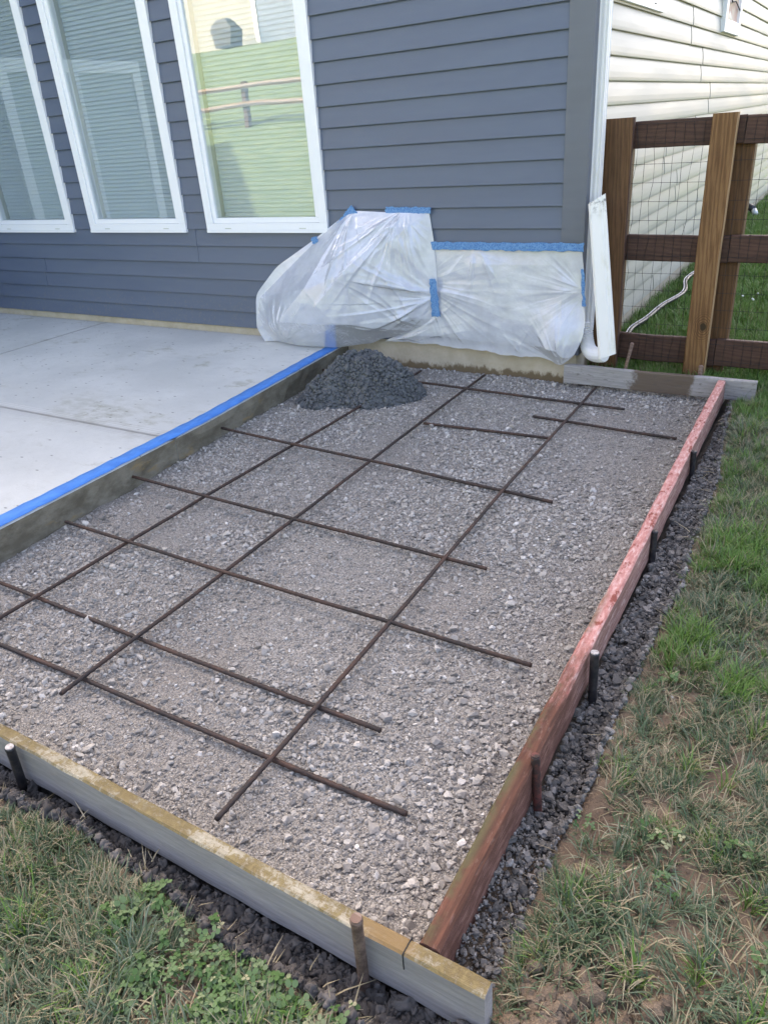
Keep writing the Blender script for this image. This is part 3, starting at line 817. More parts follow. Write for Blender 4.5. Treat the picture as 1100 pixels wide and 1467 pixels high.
def strip(name, pts, width, z, mat, parent=None, thick=.0012, side=1, jitter=.002, drop=0.0):
    """flat strip lying along pts (left edge), width to its right"""
    V, F = [], []
    for i, (px, py) in enumerate(pts):
        j = random.uniform(-1, 1) * jitter; zz = z + .0012 * math.sin(i * 1.7) + random.uniform(0, .0008)
        V += [(px + j, py, zz), (px + width * .5, py, zz + .0008 + random.uniform(0, .001)), (px + width + j, py, zz - drop), (px + width + j, py, zz - thick - drop), (px + j, py, zz - thick)]
    for i in range(len(pts) - 1):
        for k in range(5):
            a = i * 5 + k; b = i * 5 + (k + 1) % 5
            F.append((a, a + 5, b + 5, b))
    F.append((0, 1, 2, 3, 4)); F.append(tuple((len(pts) - 1) * 5 + k for k in (4, 3, 2, 1, 0)))
    return mesh_obj(name, V, F, mat, parent, (pts[0][0], pts[0][1], z), True)
ys = np.linspace(-.55, 4.50, 110)
o = strip('tape_strip', [(float(slab_edge_x(q)) - .107, q) for q in ys], .106, PZ + .0035, M['tape'], None)
tag(o, 'long blue masking tape laid along the patio edge beside the gravel', 'tape')

# ------------------------------------------------------------------ the house
HY, HX, LAP, Z0 = 4.602, -1.402, .127, .2026
house = empty('house', (HX, HY, 0))
tag(house, 'house with slate blue vinyl siding, three tall white windows and a cream side wall', 'house')
def course(side, a0, a1, k, mat, push=0.0):
    """one lap of siding from a0 to a1 (x on the front, y on the side wall)"""
    z = Z0 + LAP * k; h = LAP + .004
    zj = (random.uniform(-.0009, .0009), random.uniform(-.0009, .0009))
    prof = [(0, h), (.0035, h * .9), (.010, h * .45), (.0155, h * .10), (.017, .004), (.0165, 0), (.014, 0), (.009, .012), (.001, .001), (-.012, .001), (-.012, h)]
    if side == 'side': prof = [(0, h), (.0033, h * .9), (.0099, h * .63), (.0150, h * .35), (.0169, h * .14), (.0165, .005), (.0155, 0), (.003, .002), (-.012, .001), (-.012, h)]
    V = []
    for ia, a in enumerate((a0, a1)):
        for (o_, dz) in prof:
            o_ += push; dz += zj[ia] if dz < h * .5 else 0
            V.append((a, HY - o_, z + dz) if side == 'front' else (HX + o_, a, z + dz))
    n_ = len(prof)
    F = [(i, (i + 1) % n_, n_ + (i + 1) % n_, n_ + i) for i in range(n_)]
    F += [tuple(range(n_ - 1, -1, -1)), tuple(range(n_, 2 * n_))]
    if side != 'front': F = [f[::-1] for f in F]
    o = mesh_obj('siding_course', V, F, mat, house, ((a0 + a1) / 2, HY, z) if side == 'front' else (HX, (a0 + a1) / 2, z))
    for p_ in o.data.polygons: p_.use_smooth = False
    return o
WIN = [(-7.13, -5.978), (-5.752, -4.608), (-4.381, -3.228)]
WZ0, WZ1 = .940, 2.868
FX0 = -7.6      # the wing of the house begins here
CX = -1.526     # corner post's left side
for k in range(45):
    z = Z0 + LAP * k
    if k < 6:
        cut = {5: -4.540, 4: -4.547, 3: -6.54, 2: -6.585}.get(k)
        if cut:
            course('front', FX0, cut + .004, k, M['grey_vinyl'], push=.004); course('front', cut, CX, k, M['grey_vinyl'])
        else:
            course('front', FX0, CX, k, M['grey_vinyl'])
    elif k < 21:
        xs = [FX0] + [q for w_ in WIN for q in w_] + [CX]
        for a, b in zip(xs[0::2], xs[1::2]): course('front', a + (.02 if a != FX0 else 0) * 0, b, k, M['grey_vinyl'])
    else:
        course('front', FX0 - 6, CX, k, M['grey_vinyl'])
SEAM = {0: (6.6, 10.8), 1: (7.7, 11.9), 2: (8.2, 12.4), 3: (7.13, 11.25)}
for k in range(45):
    z = Z0 + LAP * k
    if k < 20:
        s1, s2 = SEAM[((k + 1) // 2) % 4] if k not in (11, 12) else ((8.22, 12.4) if k == 11 else (7.69, 11.85))
        if k in (14, 15): s1, s2 = 7.13, 11.25
        if k in (12, 13): s1, s2 = 7.69, 11.85
        if k in (10, 11): s1, s2 = 8.22, 12.39
        pts = [HY + .115, s1, s2, 16.4]
        for i in range(3):
            course('side', pts[i], pts[i + 1] - (.012 if i < 2 else 0), k, M['white_vinyl'], push=.003 if i == 1 else 0)
    else:
        course('side', HY + .115, 16.4, k, M['white_vinyl'])
# corner post: an L of trim that wraps the corner
b = MB()
b.box(CX, HX + .016, HY - .022, HY - .002, Z0 - .004, 5.95)
b.box(HX - .004, HX + .016, HY - .002, HY + .113, Z0 - .004, 5.95)
b.build('corner_post', M['corner_vinyl'], house, (HX, HY, Z0))
# backing walls with real openings, foundation, roof
b = MB()
b.box(FX0 - 6, HX - .02, HY + .013, HY + .15, Z0 - .01, WZ0 - .004)
b.box(FX0 - 6, HX - .02, HY + .013, HY + .15, WZ1 + .004, 5.9)
xs = [FX0 - 6] + [q for w_ in WIN for q in w_] + [HX - .02]
for a, c in zip(xs[0::2], xs[1::2]): b.box(a, c, HY + .013, HY + .15, WZ0 - .004, WZ1 + .004)
b.box(HX - .15, HX - .013, HY + .152, 16.4, Z0 - .01, 5.9)
b.box(FX0 - 6, FX0 - 5.85, HY + .152, 16.4, Z0 - .01, 5.9)
b.box(FX0 - 6, HX - .013, 16.402, 16.55, Z0 - .01, 5.9)
b.build('wall', M['white_vinyl'], house, (HX - 3, HY + .1, Z0))
b = MB()
b.box(FX0 - 6, HX - .003, HY - .0005 + .004, HY + .3, -.35, Z0 - .002)
b.box(HX - .3, HX - .003, HY + .302, 16.5, -.35, Z0 - .002)
b.build('foundation', M['foundation'], house, (HX - 3, HY, 0))
xa, xb, ya, yb, ze, zr = FX0 - 6.4, HX + .45, HY - .45, 17.0, 5.95, 8.9
ym = (ya + yb) / 2
mesh_obj('roof', [(xa, ya, ze), (xb, ya, ze), (xb, yb, ze), (xa, yb, ze), (xa, ym, zr), (xb, ym, zr)],
         [(0, 3, 2, 1), (0, 1, 5, 4), (2, 3, 4, 5), (1, 2, 5), (3, 0, 4)], M['roof'], house, (HX - 5, ym, ze))
# the wing on the left that the windows mirror: siding wall with a white framed patio door
b = MB(); b.box(FX0 - 5.9, FX0 - .002, 1.75, HY - .03, -.3, 4.2)
b.build('wing_wall', M['grey_vinyl'], house, (FX0, 3, 0))
d = empty('patio_door', (0, 0, 0)); d.parent = house; d.location = Vector((FX0, 3.1, .15)) - house.location
b = MB(); y0, y1 = 1.98, 3.86
for (p0, p1, q0, q1) in ((y0, y0 + .12, .16, 2.45), (y1 - .12, y1, .16, 2.45), (y0 + .12, y1 - .12, 2.33, 2.45), (y0 + .12, y1 - .12, .16, .30), (2.87, 2.99, .30, 2.33)):
    b.box(FX0, FX0 + .05, p0, p1, q0, q1)
b.build('door_frame', M['white_pvc'], d, (FX0, 2.9, .16), bevel=.004)
b = MB(); b.box(FX0 + .006, FX0 + .016, y0 + .12, 2.87, .30, 2.33); b.box(FX0 + .006, FX0 + .016, 2.99, y1 - .12, .30, 2.33)
b.build('door_infill', M['door_infill'], d, (FX0, 2.9, .3))  # added panels in place of door glass, dulling what the windows mirror
b = MB(); b.box(FX0 + .0005, FX0 + .003, y0 + .12, y1 - .12, .30, 2.33); b.build('shade', M['slat'], d, (FX0, 2.9, .3))  # pale panel added behind, to lighten the door in the window reflection

# windows
SLAT = None
for (x0, x1) in WIN:
    wn = empty('window', (0, 0, 0)); wn.parent = house; wn.location = Vector(((x0 + x1) / 2, HY, WZ0)) - house.location
    org = ((x0 + x1) / 2, HY, WZ0)
    b = MB(); c = .068; yf = HY - .034
    b.box(x0, x0 + c, yf, HY + .04, WZ0 + c, WZ1 - c); b.box(x1 - c, x1, yf, HY + .04, WZ0 + c, WZ1 - c)
    b.box(x0, x1, yf, HY + .04, WZ1 - c, WZ1); b.box(x0, x1, yf, HY + .04, WZ0 + .020, WZ0 + c); b.box(x0 + .002, x1 - .002, yf - .006, HY + .038, WZ0, WZ0 + .0195)
    b.build('casing', M['white_pvc'], wn, org, bevel=.0025)
    b = MB(); i0, i1, j0, j1 = x0 + c + .001, x1 - c - .001, WZ0 + c + .001, WZ1 - c - .001; s = .036; yf = HY - .021
    b.box(i0, i0 + s, yf, HY + .045, j0 + s, j1 - s); b.box(i1 - s, i1, yf, HY + .045, j0 + s, j1 - s)
    b.box(i0, i1, yf, HY + .045, j1 - s, j1); b.box(i0, i1, yf, HY + .045, j0, j0 + s)
    b.build('sash', M['white_pvc'], wn, org, bevel=.003)
    g0, g1, h0, h1 = i0 + s, i1 - s, j0 + s, j1 - s
    b = MB(); b.box(g0 - .004, g1 + .004, HY - .008, HY - .004, h0 - .004, h1 + .004)
    b.build('pane', M['glass'], wn, org)
    b = MB(); yb0, yb1 = HY + .046, HY + .150
    b.box(x0 + .045, g0 - .001, yb0, yb1, h0, h1); b.box(g1 + .001, x1 - .045, yb0, yb1, h0, h1)
    b.box(x0 + .045, x1 - .045, yb0, yb1, h1 + .001, WZ1 - .02); b.box(x0 + .045, x1 - .045, yb0, yb1, WZ0 + .02, h0 - .001)
    b.build('jamb', M['jamb'], wn, org)
    for (sx) in (x0 + .22, x1 - .22):
        b = MB(); b.box(sx - .03, sx + .03, HY - .0353, HY - .033, WZ0 + .028, WZ0 + .034)
        b.build('weep_slot', M['jamb'], wn, (sx, HY - .034, WZ0 + .031))
    ns = int((h1 - h0 - .03) / .0305)
    for q in range(ns):
        z = h0 + .018 + q * .0305
        if SLAT is None:
            W_ = (g1 - g0) - .012; V = []; nseg = 5
            for xx in (-W_ / 2, W_ / 2):
                for i in range(nseg + 1):
                    a = -1 + 2 * i / nseg; th = R(74)
                    V.append((xx, a * .0185 * math.cos(th) - (1 - a * a) * .002, a * .0185 * math.sin(th)))
            F = [(i, i + 1, nseg + 2 + i, nseg + 1 + i) for i in range(nseg)]
            SLAT = mesh_obj('slat', V, F, M['slat'], wn, None, True)
            sl = SLAT
        else:
            sl = SLAT.copy(); sl.parent = wn; COL.objects.link(sl)
        sl.location = (random.uniform(-.001, .001), .082, z - WZ0)
        sl.rotation_euler = (random.uniform(-.05, .05), 0, random.uniform(-.0008, .0008))

# things on the cream side wall: the corner of a window and a framed vent
wn = empty('window', (0, 0, 0)); wn.parent = house; wn.location = Vector((HX, 5.4, 2.12)) - house.location
wn['label'] = 'white framed side window, its lower corner above the fence'
b = MB(); y0, y1, z0, z1 = 4.90, 6.03, 2.12, 3.6; c = .08; X0, X1 = HX - .01, HX + .034
b.box(X0, X1, y0, y0 + c, z0 + c, z1 - c); b.box(X0, X1, y1 - c, y1, z0 + c, z1 - c); b.box(X0, X1, y0, y1, z0, z0 + c); b.box(X0, X1, y0, y1, z1 - c, z1)
b.build('casing', M['white_pvc'], wn, (HX, 5.4, 2.12), bevel=.003)
b = MB(); b.box(HX + .016, HX + .020, y0 + c - .002, y1 - c + .002, z0 + c - .002, z1 - c + .002); b.build('pane', M['glass'], wn, (HX, 5.4, 2.2))
b = MB(); b.box(X1, X1 + .001, y1 - .26, y1 - .22, z0 + .03, z0 + .038); b.build('weep_slot', M['dark'], wn, (HX, y1 - .24, z0 + .03))
v_ = empty('vent_frame', (0, 0, 0)); v_.parent = house; v_.location = Vector((HX, 8.8, 2.12)) - house.location
b = MB(); y0, y1, z0, z1 = 8.36, 9.24, 2.12, 3.0; c = .10; X1 = HX + .05
b.box(X0, X1, y0, y0 + c, z0 + c, z1 - c); b.box(X0, X1, y1 - c, y1, z0 + c, z1 - c); b.box(X0, X1, y0, y1, z0, z0 + c); b.box(X0, X1, y0, y1, z1 - c, z1)
b.build('casing', M['white_pvc'], v_, (HX, 8.8, 2.12), bevel=.003)
yy = np.linspace(y0 + c, y1 - c, 14); zz = np.linspace(z0 + c, z1 - c, 14); YY, ZZ = np.meshgrid(yy, zz)
grid_obj('torn_cover', HX + .022 + .02 * (fbm(YY * 9, ZZ * 9, 3, 3) - .5), YY, ZZ, M['torn'], v_, (HX, 8.8, 2.3), False)
b = MB(); b.tube([(HX + .040, y0 + c, 2.43), (HX + .044, y0 + .3, 2.36), (HX + .040, y0 + .5, 2.38), (HX + .042, y1 - c, 2.33)], .006, 6)
b.build('tear', M['dark'], v_, (HX, 8.8, 2.4))

# ------------------------------------------------------------------ downspout with its flipped-up extension
ds = empty('downspout', (-1.372, 4.69, .3))
tag(ds, 'white ribbed downspout at the house corner with a stained extension flipped up', 'downspout')
def ribbed_section(cx, cy, w_, d_, rib=.004, per=3):
    pts = []
    cor = [(-w_ / 2, -d_ / 2), (w_ / 2, -d_ / 2), (w_ / 2, d_ / 2), (-w_ / 2, d_ / 2)]
    for i in range(4):
        a, c = Vector(cor[i]), Vector(cor[(i + 1) % 4]); t_ = (c - a).normalized(); nrm = Vector((t_.y, -t_.x)); L = (c - a).length
        m = per if i % 2 == 0 else 2
        for j in range(m):
            for (f, o_) in ((.06, 0), (.22, 0), (.32, -rib), (.74, -rib), (.86, 0)):
                q = a + t_ * L * ((j + f) / m) + nrm * o_
                pts.append((cx + q.x, cy + q.y))
    return pts
sec = ribbed_section(-1.374, 4.685, .078, .07)
V = [(x, y, z) for z in (.34, 5.9) for (x, y) in sec]; n_ = len(sec)
mesh_obj('pipe', V, [(i, (i + 1) % n_, n_ + (i + 1) % n_, n_ + i) for i in range(n_)] + [tuple(range(n_ - 1, -1, -1)), tuple(range(n_, 2 * n_))], M['white_alu'], ds, (-1.374, 4.685, .34))
P = []
for i in range(57):
    a = i / 56
    P.append(Vector((-1.374, 4.685, .40)) * (1 - a) ** 3 + Vector((-1.375, 4.685, .22)) * 3 * a * (1 - a) ** 2 + Vector((-1.32, 4.57, .20)) * 3 * a * a * (1 - a) + Vector((-1.195, 4.49, .245)) * a ** 3)
b = MB(); b.tube(P, .042, 14, rads=[.043 + (.004 if i % 2 else -.003) for i in range(57)])
b.build('elbow', M['white_alu'], ds, (-1.35, 4.6, .3))
# extension: an open trough, mould at its upper end
Ez = Vector((-.150, .095, .905)).normalized(); Ex = Vector((.93, .30, .0)); Ex = (Ex - Ez * Ex.dot(Ez)).normalized(); Ey = Ez.cross(Ex)
Eo = Vector((-1.172, 4.470, .245)); EL = .900
prof = [(-.050, .034), (-.052, -.020), (-.040, -.032), (.018, -.034), (.026, -.029), (.046, -.029), (.052, -.020), (.051, .034), (.047, .034), (.048, -.018), (.040, -.026), (-.038, -.028), (-.048, -.018), (-.046, .034)]
V = []; zs = [0, .02, .3, .6, .90, EL]
for s in zs:
    for (px, py) in prof: V.append(((px) * (1 - .06 * s), py, s + (.02 * (px / .05) if s == EL else (.01 * px / .05 if s == 0 else 0))))
n_ = len(prof)
F = [(j * n_ + i, j * n_ + (i + 1) % n_, (j + 1) * n_ + (i + 1) % n_, (j + 1) * n_ + i) for j in range(len(zs) - 1) for i in range(n_)]
F += [tuple(range(n_ - 1, -1, -1)), tuple((len(zs) - 1) * n_ + i for i in range(n_))]
ex = mesh_obj('extension', V, F, M['dirty_alu'], None)
ex.parent = ds
mw = Matrix((Ex, Ey, Ez)).transposed().to_4x4(); mw.translation = Eo - ds.location
ex.matrix_basis = mw
ex['label'] = 'flat white trough flipped up and leaning, black mould at its top'

# ------------------------------------------------------------------ fence
fence = empty('fence', (-.7, 4.85, .1))
tag(fence, 'brown board fence with three rails and wire mesh beside the house corner', 'fence')
def plank(name, length, w_, th, mats, parent, loc, rot, seg=10, wob=.0015, bev=.004, midx_edge=None, seed=0, label=None):
    """local X = length, local Y = width, local Z = thickness; edges bevelled, slightly uneven"""
    hw, ht = w_ / 2, th / 2
    sec_ = [(-hw + bev, -ht), (hw - bev, -ht), (hw, -ht + bev), (hw, ht - bev), (hw - bev, ht), (-hw + bev, ht), (-hw, ht - bev), (-hw, -ht + bev)]
    V, F, mi = [], [], []
    for i in range(seg + 1):
        u = i / seg; xx = length * u
        dy = wob * 2 * (mn.noise(Vector((u * 3, seed, 0))) ); dz = wob * 2 * mn.noise(Vector((u * 3, seed, 9)))
        for j, (a, c) in enumerate(sec_):
            V.append((xx, a + dy + wob * mn.noise(Vector((u * length * 9, j * .7, seed))), c + dz + wob * mn.noise(Vector((u * length * 9, j * .7 + 5, seed)))))
    for i in range(seg):
        for j in range(8):
            F.append((i * 8 + j, (i + 1) * 8 + j, (i + 1) * 8 + (j + 1) % 8, i * 8 + (j + 1) % 8))
            mi.append(0 if midx_edge is None else midx_edge(j))
    F.append(tuple(range(8))); F.append(tuple(seg * 8 + j for j in range(7, -1, -1))); mi += [0, 0]
    o = mesh_obj(name, V, F, mats, None, None, False, mi)
    o.parent = parent
    base = parent.location if parent is not None else Vector((0, 0, 0))
    mw = rot.to_4x4(); mw.translation = Vector(loc) - base
    o.matrix_basis = mw
    if label: o['label'] = label
    return o
UP = Matrix(((0, 1, 0), (0, 0, -1), (1, 0, 0))).transposed()      # columns below are rewritten explicitly
def frame(ax, ay):
    ax = Vector(ax).normalized(); ay = Vector(ay); ay = (ay - ax * ay.dot(ax)).normalized(); az = ax.cross(ay)
    return Matrix((ax, ay, az)).transposed()
vert = frame((0, 0, 1), (1, 0, 0))      # local Z looks along +Y ... thickness
fe = lambda j: 1 if j in (1, 2, 3) else 0
plank('trim_board', 1.52, .131, .038, [M['fence_light'], M['fence_edge']], fence, (-.715, 4.80, .0), vert, 12, .0015, .006, fe, 3, 'amber trim board with a large knot, between the two wire panels')
plank('trim_board', 1.56, .180, .038, [M['fence_left'], M['fence_dark']], fence, (-1.283, 4.80, -.03), vert, 12, .0015, .006, fe, 5, 'dark brown trim board at the house end')
plank('post', 1.62, .105, .10, M['fence_left'], fence, (-.612, 4.925, -.12), vert, 10, .001, .006, None, 6)
plank('post', 1.62, .105, .10, M['fence_left'], fence, (-1.275, 4.925, -.12), vert, 10, .001, .006, None, 7)
plank('post', 1.62, .105, .10, M['fence_left'], fence, (1.35, 4.925, -.12), vert, 10, .001, .006, None, 8)
plank('trim_board', 1.52, .131, .038, [M['fence_light'], M['fence_edge']], fence, (1.35, 4.80, .0), vert, 12, .0015, .006, fe, 9)
hor = frame((1, 0, -.004), (0, 0, 1))
k_ = 0
for (zl, hgt) in ((1.435, .140), (.822, .150), (.215, .165)):
    for (xa, xb, dz) in ((-1.37, -.615, 0), (-.612, 1.40, .0)):
        k_ += 1
        plank('rail', xb - xa, hgt, .038, M['fence_dark'], fence, (xa, 4.851, zl + dz - (.0 if xa < -1 else .004)), frame((1, 0, -.012 if zl < 1 else -.02 if xa > -1 else .0), (0, 0, 1)), 8, .002, .005, None, 20 + k_)
# welded wire, stapled to the front of the rails
b = MB()
for i in range(52):
    x = -1.335 + i * .0515
    pts = []
    for j in range(15):
        z = .06 + j * .102; kink = .006 * mn.noise(Vector((i * 1.9, j * .8, 2))) + (.010 * math.sin(j * 1.9 + i) if i in (2, 3, 5, 9) else 0)
        pts.append((x + kink, 4.826 + .003 * mn.noise(Vector((i, j, 7))), z))
    b.tube(pts, .0011, 4, cap=False)
for j in range(15):
    z = .06 + j * .102
    b.tube([(-1.35 + q * .27, 4.824, z + .004 * mn.noise(Vector((q * .7, j * 2.1, 4)))) for q in range(11)], .0011, 4, cap=False)
o = b.build('wire_mesh', M['wire'], fence, (-.7, 4.826, .1)); o['kind'] = 'stuff'

# things in the side yard
hose = empty('drain_hose', (-1.2, 6, .1))
tag(hose, 'thin black and pale twin hose lying in the grass along the cream wall', 'hose')
hp = [(-1.10, 4.93, .10), (-1.20, 5.10, .12), (-1.265, 5.42, .15), (-1.235, 5.80, .15), (-1.21, 6.2, .16), (-1.15, 6.7, .16), (-1.235, 7.25, .16), (-1.20, 7.8, .16), (-1.16, 8.6, .16), (-1.22, 9.6, .15)]
def smooth_pts(p, n=8):
    P = [Vector(q) for q in p]; out = []
    for i in range(len(P) - 1):
        a, b_, c, d_ = P[max(i - 1, 0)], P[i], P[i + 1], P[min(i + 2, len(P) - 1)]
        for k in range(n):
            t_ = k / n
            out.append(.5 * ((2 * b_) + (c - a) * t_ + (2 * a - 5 * b_ + 4 * c - d_) * t_ ** 2 + (3 * b_ - a - 3 * c + d_) * t_ ** 3))
    return out + [P[-1]]
sp = smooth_pts(hp)
b = MB(); b.tube([q + Vector((.0, 0, .012)) for q in sp], .013, 8); b.build('black_tube', M['black_tube'], hose, (-1.2, 6, .1), True)
b = MB(); b.tube([q + Vector((-.018, 0, .020)) for q in sp], .005, 8); b.build('pale_tube', M['pale_tube'], hose, (-1.2, 6, .1), True)
dc = empty('drain_outlet', (-1.28, 12.2, .12))
tag(dc, 'small black drain outlet on a white stub by the far wall base', 'drain')
b = MB(); b.tube([(-1.39, 12.2, .22), (-1.34, 12.15, .21), (-1.29, 12.1, .19)], .045, 10); b.build('cap', M['black_tube'], dc, (-1.28, 12.2, .2), True)
b = MB(); b.tube([(-1.285, 12.09, .185), (-1.25, 12.04, .13)], .035, 10); b.build('stub', M['white_alu'], dc, (-1.2, 12, .15), True)

# ------------------------------------------------------------------ form boards
def board(name, a, c, h, th, mats, label, midx, seg=60, wob=.002, bev=.005, seed=1, z0=.0):
    """stands on edge from a to c (ground points on its centre line)"""
    a = Vector((*a, z0 + h / 2)); c = Vector((*c, z0 + h / 2)); ax = c - a
    f = frame(ax, Vector((0, 0, 1)).cross(ax))             # local Y = across (thickness), local Z = up
    o = plank(name, ax.length, th, h, mats, None, a, f, seg, wob, bev, midx, seed)
    return tag(o, label, 'form board')
# section corners: j 0 bottom, 1-3 left side (+Y), 4 top (edges 3..5 bevel), 5-7 right side
top = lambda j: 1 if j in (3, 4, 5) else 0
board('form_board', (-3.02, .7405), (-.331, .7405), .145, .036, [M['grey_wood'], M['mossy_top']], 'grey form board with mossy top running along the front of the pad', top, 90, .0022, .0045, 2, .003)
bb = board('form_board', (-1.449, 4.521), (-.328, 4.521), .120, .038, [M['stained_wood'], M['stained_wood']], 'weathered grey form board with a dark brown stain, below the fence', top, 40, .002, .004, 3, .033)
rb = board('form_board', (-.466, .7615), (-.512, 4.50), .140, .044, [M['red_side'], M['red_wood']], 'long red painted form board between the gravel and the lawn', top, 110, .003, .007, 4, .008)
b = MB(); b.box(-.5055, -.5035, .7205, .7606, .10, .1497); o = b.build('saw_cut', M['dark'], bpy.data.objects['form_board'], None)
# small splinters where the red board meets each stake
# stakes
def stake(name, base, tip, r, mat, label, capmat=None, n=10, group=None, mush=True):
    o = empty(name, base); tag(o, label, 'stake')
    B, T = Vector(base), Vector(tip); d_ = (T - B)
    pts = [B + d_ * f for f in (0, .2, .4, .6, .8, .95, .985, 1.0)]
    rr = [r * (1 + .06 * mn.noise(Vector((f * 5, base[0] * 7, 1)))) for f in range(8)]
    if mush: rr[-2] = r * 1.12; rr[-1] = r * .98
    b_ = MB(); b_.tube(pts, r, n, rads=rr); b_.build('shaft', mat, o, base, True)
    if capmat:
        c_ = MB(); c_.tube([T - d_.normalized() * .001, T + d_.normalized() * .003], r * .9, n); c_.build('struck_top', capmat, o, T)
    return o
stake('stake', (-.598, .704, -.08), (-.589, .698, .232), .0125, M['brown_steel'], 'brown steel stake standing taller than the mossy front board', M['stake_wood'])
stake('stake', (-1.752, .704, -.08), (-1.724, .702, .162), .0125, M['black_steel'], 'black stake with a pale top in front of the mossy board, at the left', M['steel_tip'])
stake('stake', (-.428, 1.285, -.08), (-.448, 1.300, .172), .0115, M['red_steel'], 'rust red stake on the lawn side of the red board, nearest the front corner', M['red_steel'])
stake('stake', (-.428, 1.745, -.08), (-.436, 1.760, .168), .0135, M['black_steel'], 'black stake with a bare white top beside the red board', M['steel_tip'])
stake('stake', (-.448, 2.585, -.08), (-.455, 2.605, .140), .0125, M['black_steel'], 'black stake cut level with the middle of the red board')
stake('stake', (-.458, 3.42, -.08), (-.465, 3.43, .140), .0125, M['black_steel'], 'black stake by the far part of the red board, second from the fence end')
stake('stake', (-1.12, 4.60, -.05), (-1.055, 4.585, .300), .0105, M['stake_wood'], 'thin old leaning stake behind the stained board beside the downspout', M['stake_wood'], 6)
stake('stake', (-.652, 4.62, -.05), (-.648, 4.60, .190), .013, M['stake_wood'], 'short pinkish stub of a stake at the foot of the knotted fence board', M['stake_wood'], 8)

# ------------------------------------------------------------------ reinforcing bars
def rebar(a, c, za, zc, label, bow=.004, seed=0, sagmid=0.0):
    f_ = np.linspace(0, 1, 60); bzz = bed_z(a[0] + (c[0] - a[0]) * f_, a[1] + (c[1] - a[1]) * f_); fit = np.polyfit(f_, bzz, 1)
    up = min(max(float(np.max(bzz - np.polyval(fit, f_))) - .006, 0), .012)
    A, C = Vector((*a, za + float(np.polyval(fit, 0)) + up)), Vector((*c, zc + float(np.polyval(fit, 1)) + up)); L = (C - A).length
    o = MB(); n_ = int(L / .012); pts, rr = [], []
    side = (C - A).normalized().cross(Vector((0, 0, 1)))
    for i in range(n_ + 1):
        u = i / n_
        p_ = A.lerp(C, u) + side * bow * math.sin(u * math.pi * 1.3 + seed) * math.sin(math.pi * u) + Vector((0, 0, .004 * mn.noise(Vector((u * L * 2.2, seed, 0))) + sagmid * math.sin(math.pi * u)))
        pts.append(p_); rr.append(.0086 if i % 2 else .0072)
    o.tube(pts, .0065, 7, rads=rr)
    ob = o.build('rebar', M['rebar'], None, tuple(A), True)
    return tag(ob, label, 'rebar', 'reinforcing bars of the grid on the gravel')
zl, zu = .014, .029
rebar((-1.934, .989), (-2.000, 4.50), zu, zu, 'middle one of the three long bars of the grid', .008, 1)
rebar((-1.136, .852), (-1.232, 4.486), zu, zu, 'long bar of the grid nearest the red board', .012, 2)
rebar((-2.53, .80), (-2.474, 4.47), zu, zu, 'long bar of the grid that passes under the wet concrete pile', .008, 3)
rebar((-2.98, 1.065), (-.718, 1.107), zl, zl, 'crossbar lying closest to the mossy front board', .006, 4)
rebar((-2.98, 1.350), (-.924, 1.321), zl, zl, 'crossbar second from the mossy front board', .006, 5)
rebar((-2.929, 1.795), (-.637, 1.782), zu + .013, zl + .012, 'crossbar whose left end stops short of the patio edge', .008, 6)
rebar((-3.04, 2.28), (-1.001, 2.258), .056, zl, 'crossbar fourth from the front, set into the patio edge', .005, 7)
rebar((-3.10, 3.00), (-.967, 2.922), .060, zl, 'crossbar set into the patio edge just in front of the concrete pile', .01, 8)
rebar((-1.985, 3.590), (-1.250, 3.657), zl, zl, 'short crossbar between two long bars, right of the concrete pile', .003, 9)
rebar((-3.21, 4.20), (-.975, 4.189), .062, zl, 'crossbar running through the wet concrete pile', .005, 10)
rebar((-1.429, 3.903), (-.625, 3.906), zl, zl, 'short loose crossbar reaching out towards the red board, near the stained board', .003, 11)

# ------------------------------------------------------------------ pile of wet concrete
PC = (-2.65, 3.97)
def pile_h(x, y):
    dx, dy = (x - PC[0]), (y - PC[1])
    ang = np.arctan2(dy, dx)
    rad = .350 + .04 * np.sin(2 * ang + .8) + .03 * np.sin(3 * ang + 2) + .03 * np.sin(5 * ang)
    rr = np.sqrt((dx / 1.0) ** 2 + (dy / 1.12) ** 2) / rad
    prof = np.clip(1 - rr ** 1.9, -.15, 1)
    h = .275 * np.where(prof > 0, prof ** .95, prof)
    h = h + (.09 * (fbm(x * 8, y * 8, 44, 3) - .5) + .03 * (fbm(x * 28, y * 28, 45, 3) - .5)) * sstep(1.1, .8, rr)
    return h, rr
px = np.arange(-3.16, -2.08, .009); py = np.arange(3.44, 4.56, .009); GX, GY = np.meshgrid(px, py)
h, rr = pile_h(GX, GY)
kp = (rr[:-1, :-1] < 1.06)
pile = grid_obj('concrete_pile', GX, GY, bed_z(GX, GY) + h - .004, M['wet'], None, (PC[0], PC[1], 0), True, None, kp)
tag(pile, 'heap of dark wet concrete dumped on the gravel below the plastic sheet', 'concrete pile')
kinds = hidden_collection('concrete_kinds', [rounded(500 + i, M['wet'], .28, (.6, 1), 2, True) for i in range(8)])
n = 9000; x = RNG.uniform(-3.12, -2.1, n); y = RNG.uniform(3.45, 4.53, n); h, rr = pile_h(x, y); k = (rr < 1.0) & (x > slab_edge_x(y) + .02); x, y, h = x[k], y[k], h[k]; n = len(x)
r = RNG.gamma(2.4, .0027, n) + .0032
o = scatter('aggregate_lump', np.stack([x, y, bed_z(x, y) + h + r * .15], -1), rand_rot(n, 1), r[:, None] * RNG.uniform(.8, 1.2, (n, 3)), RNG.integers(0, 8, n), kinds, pile)
o['kind'] = 'stuff'

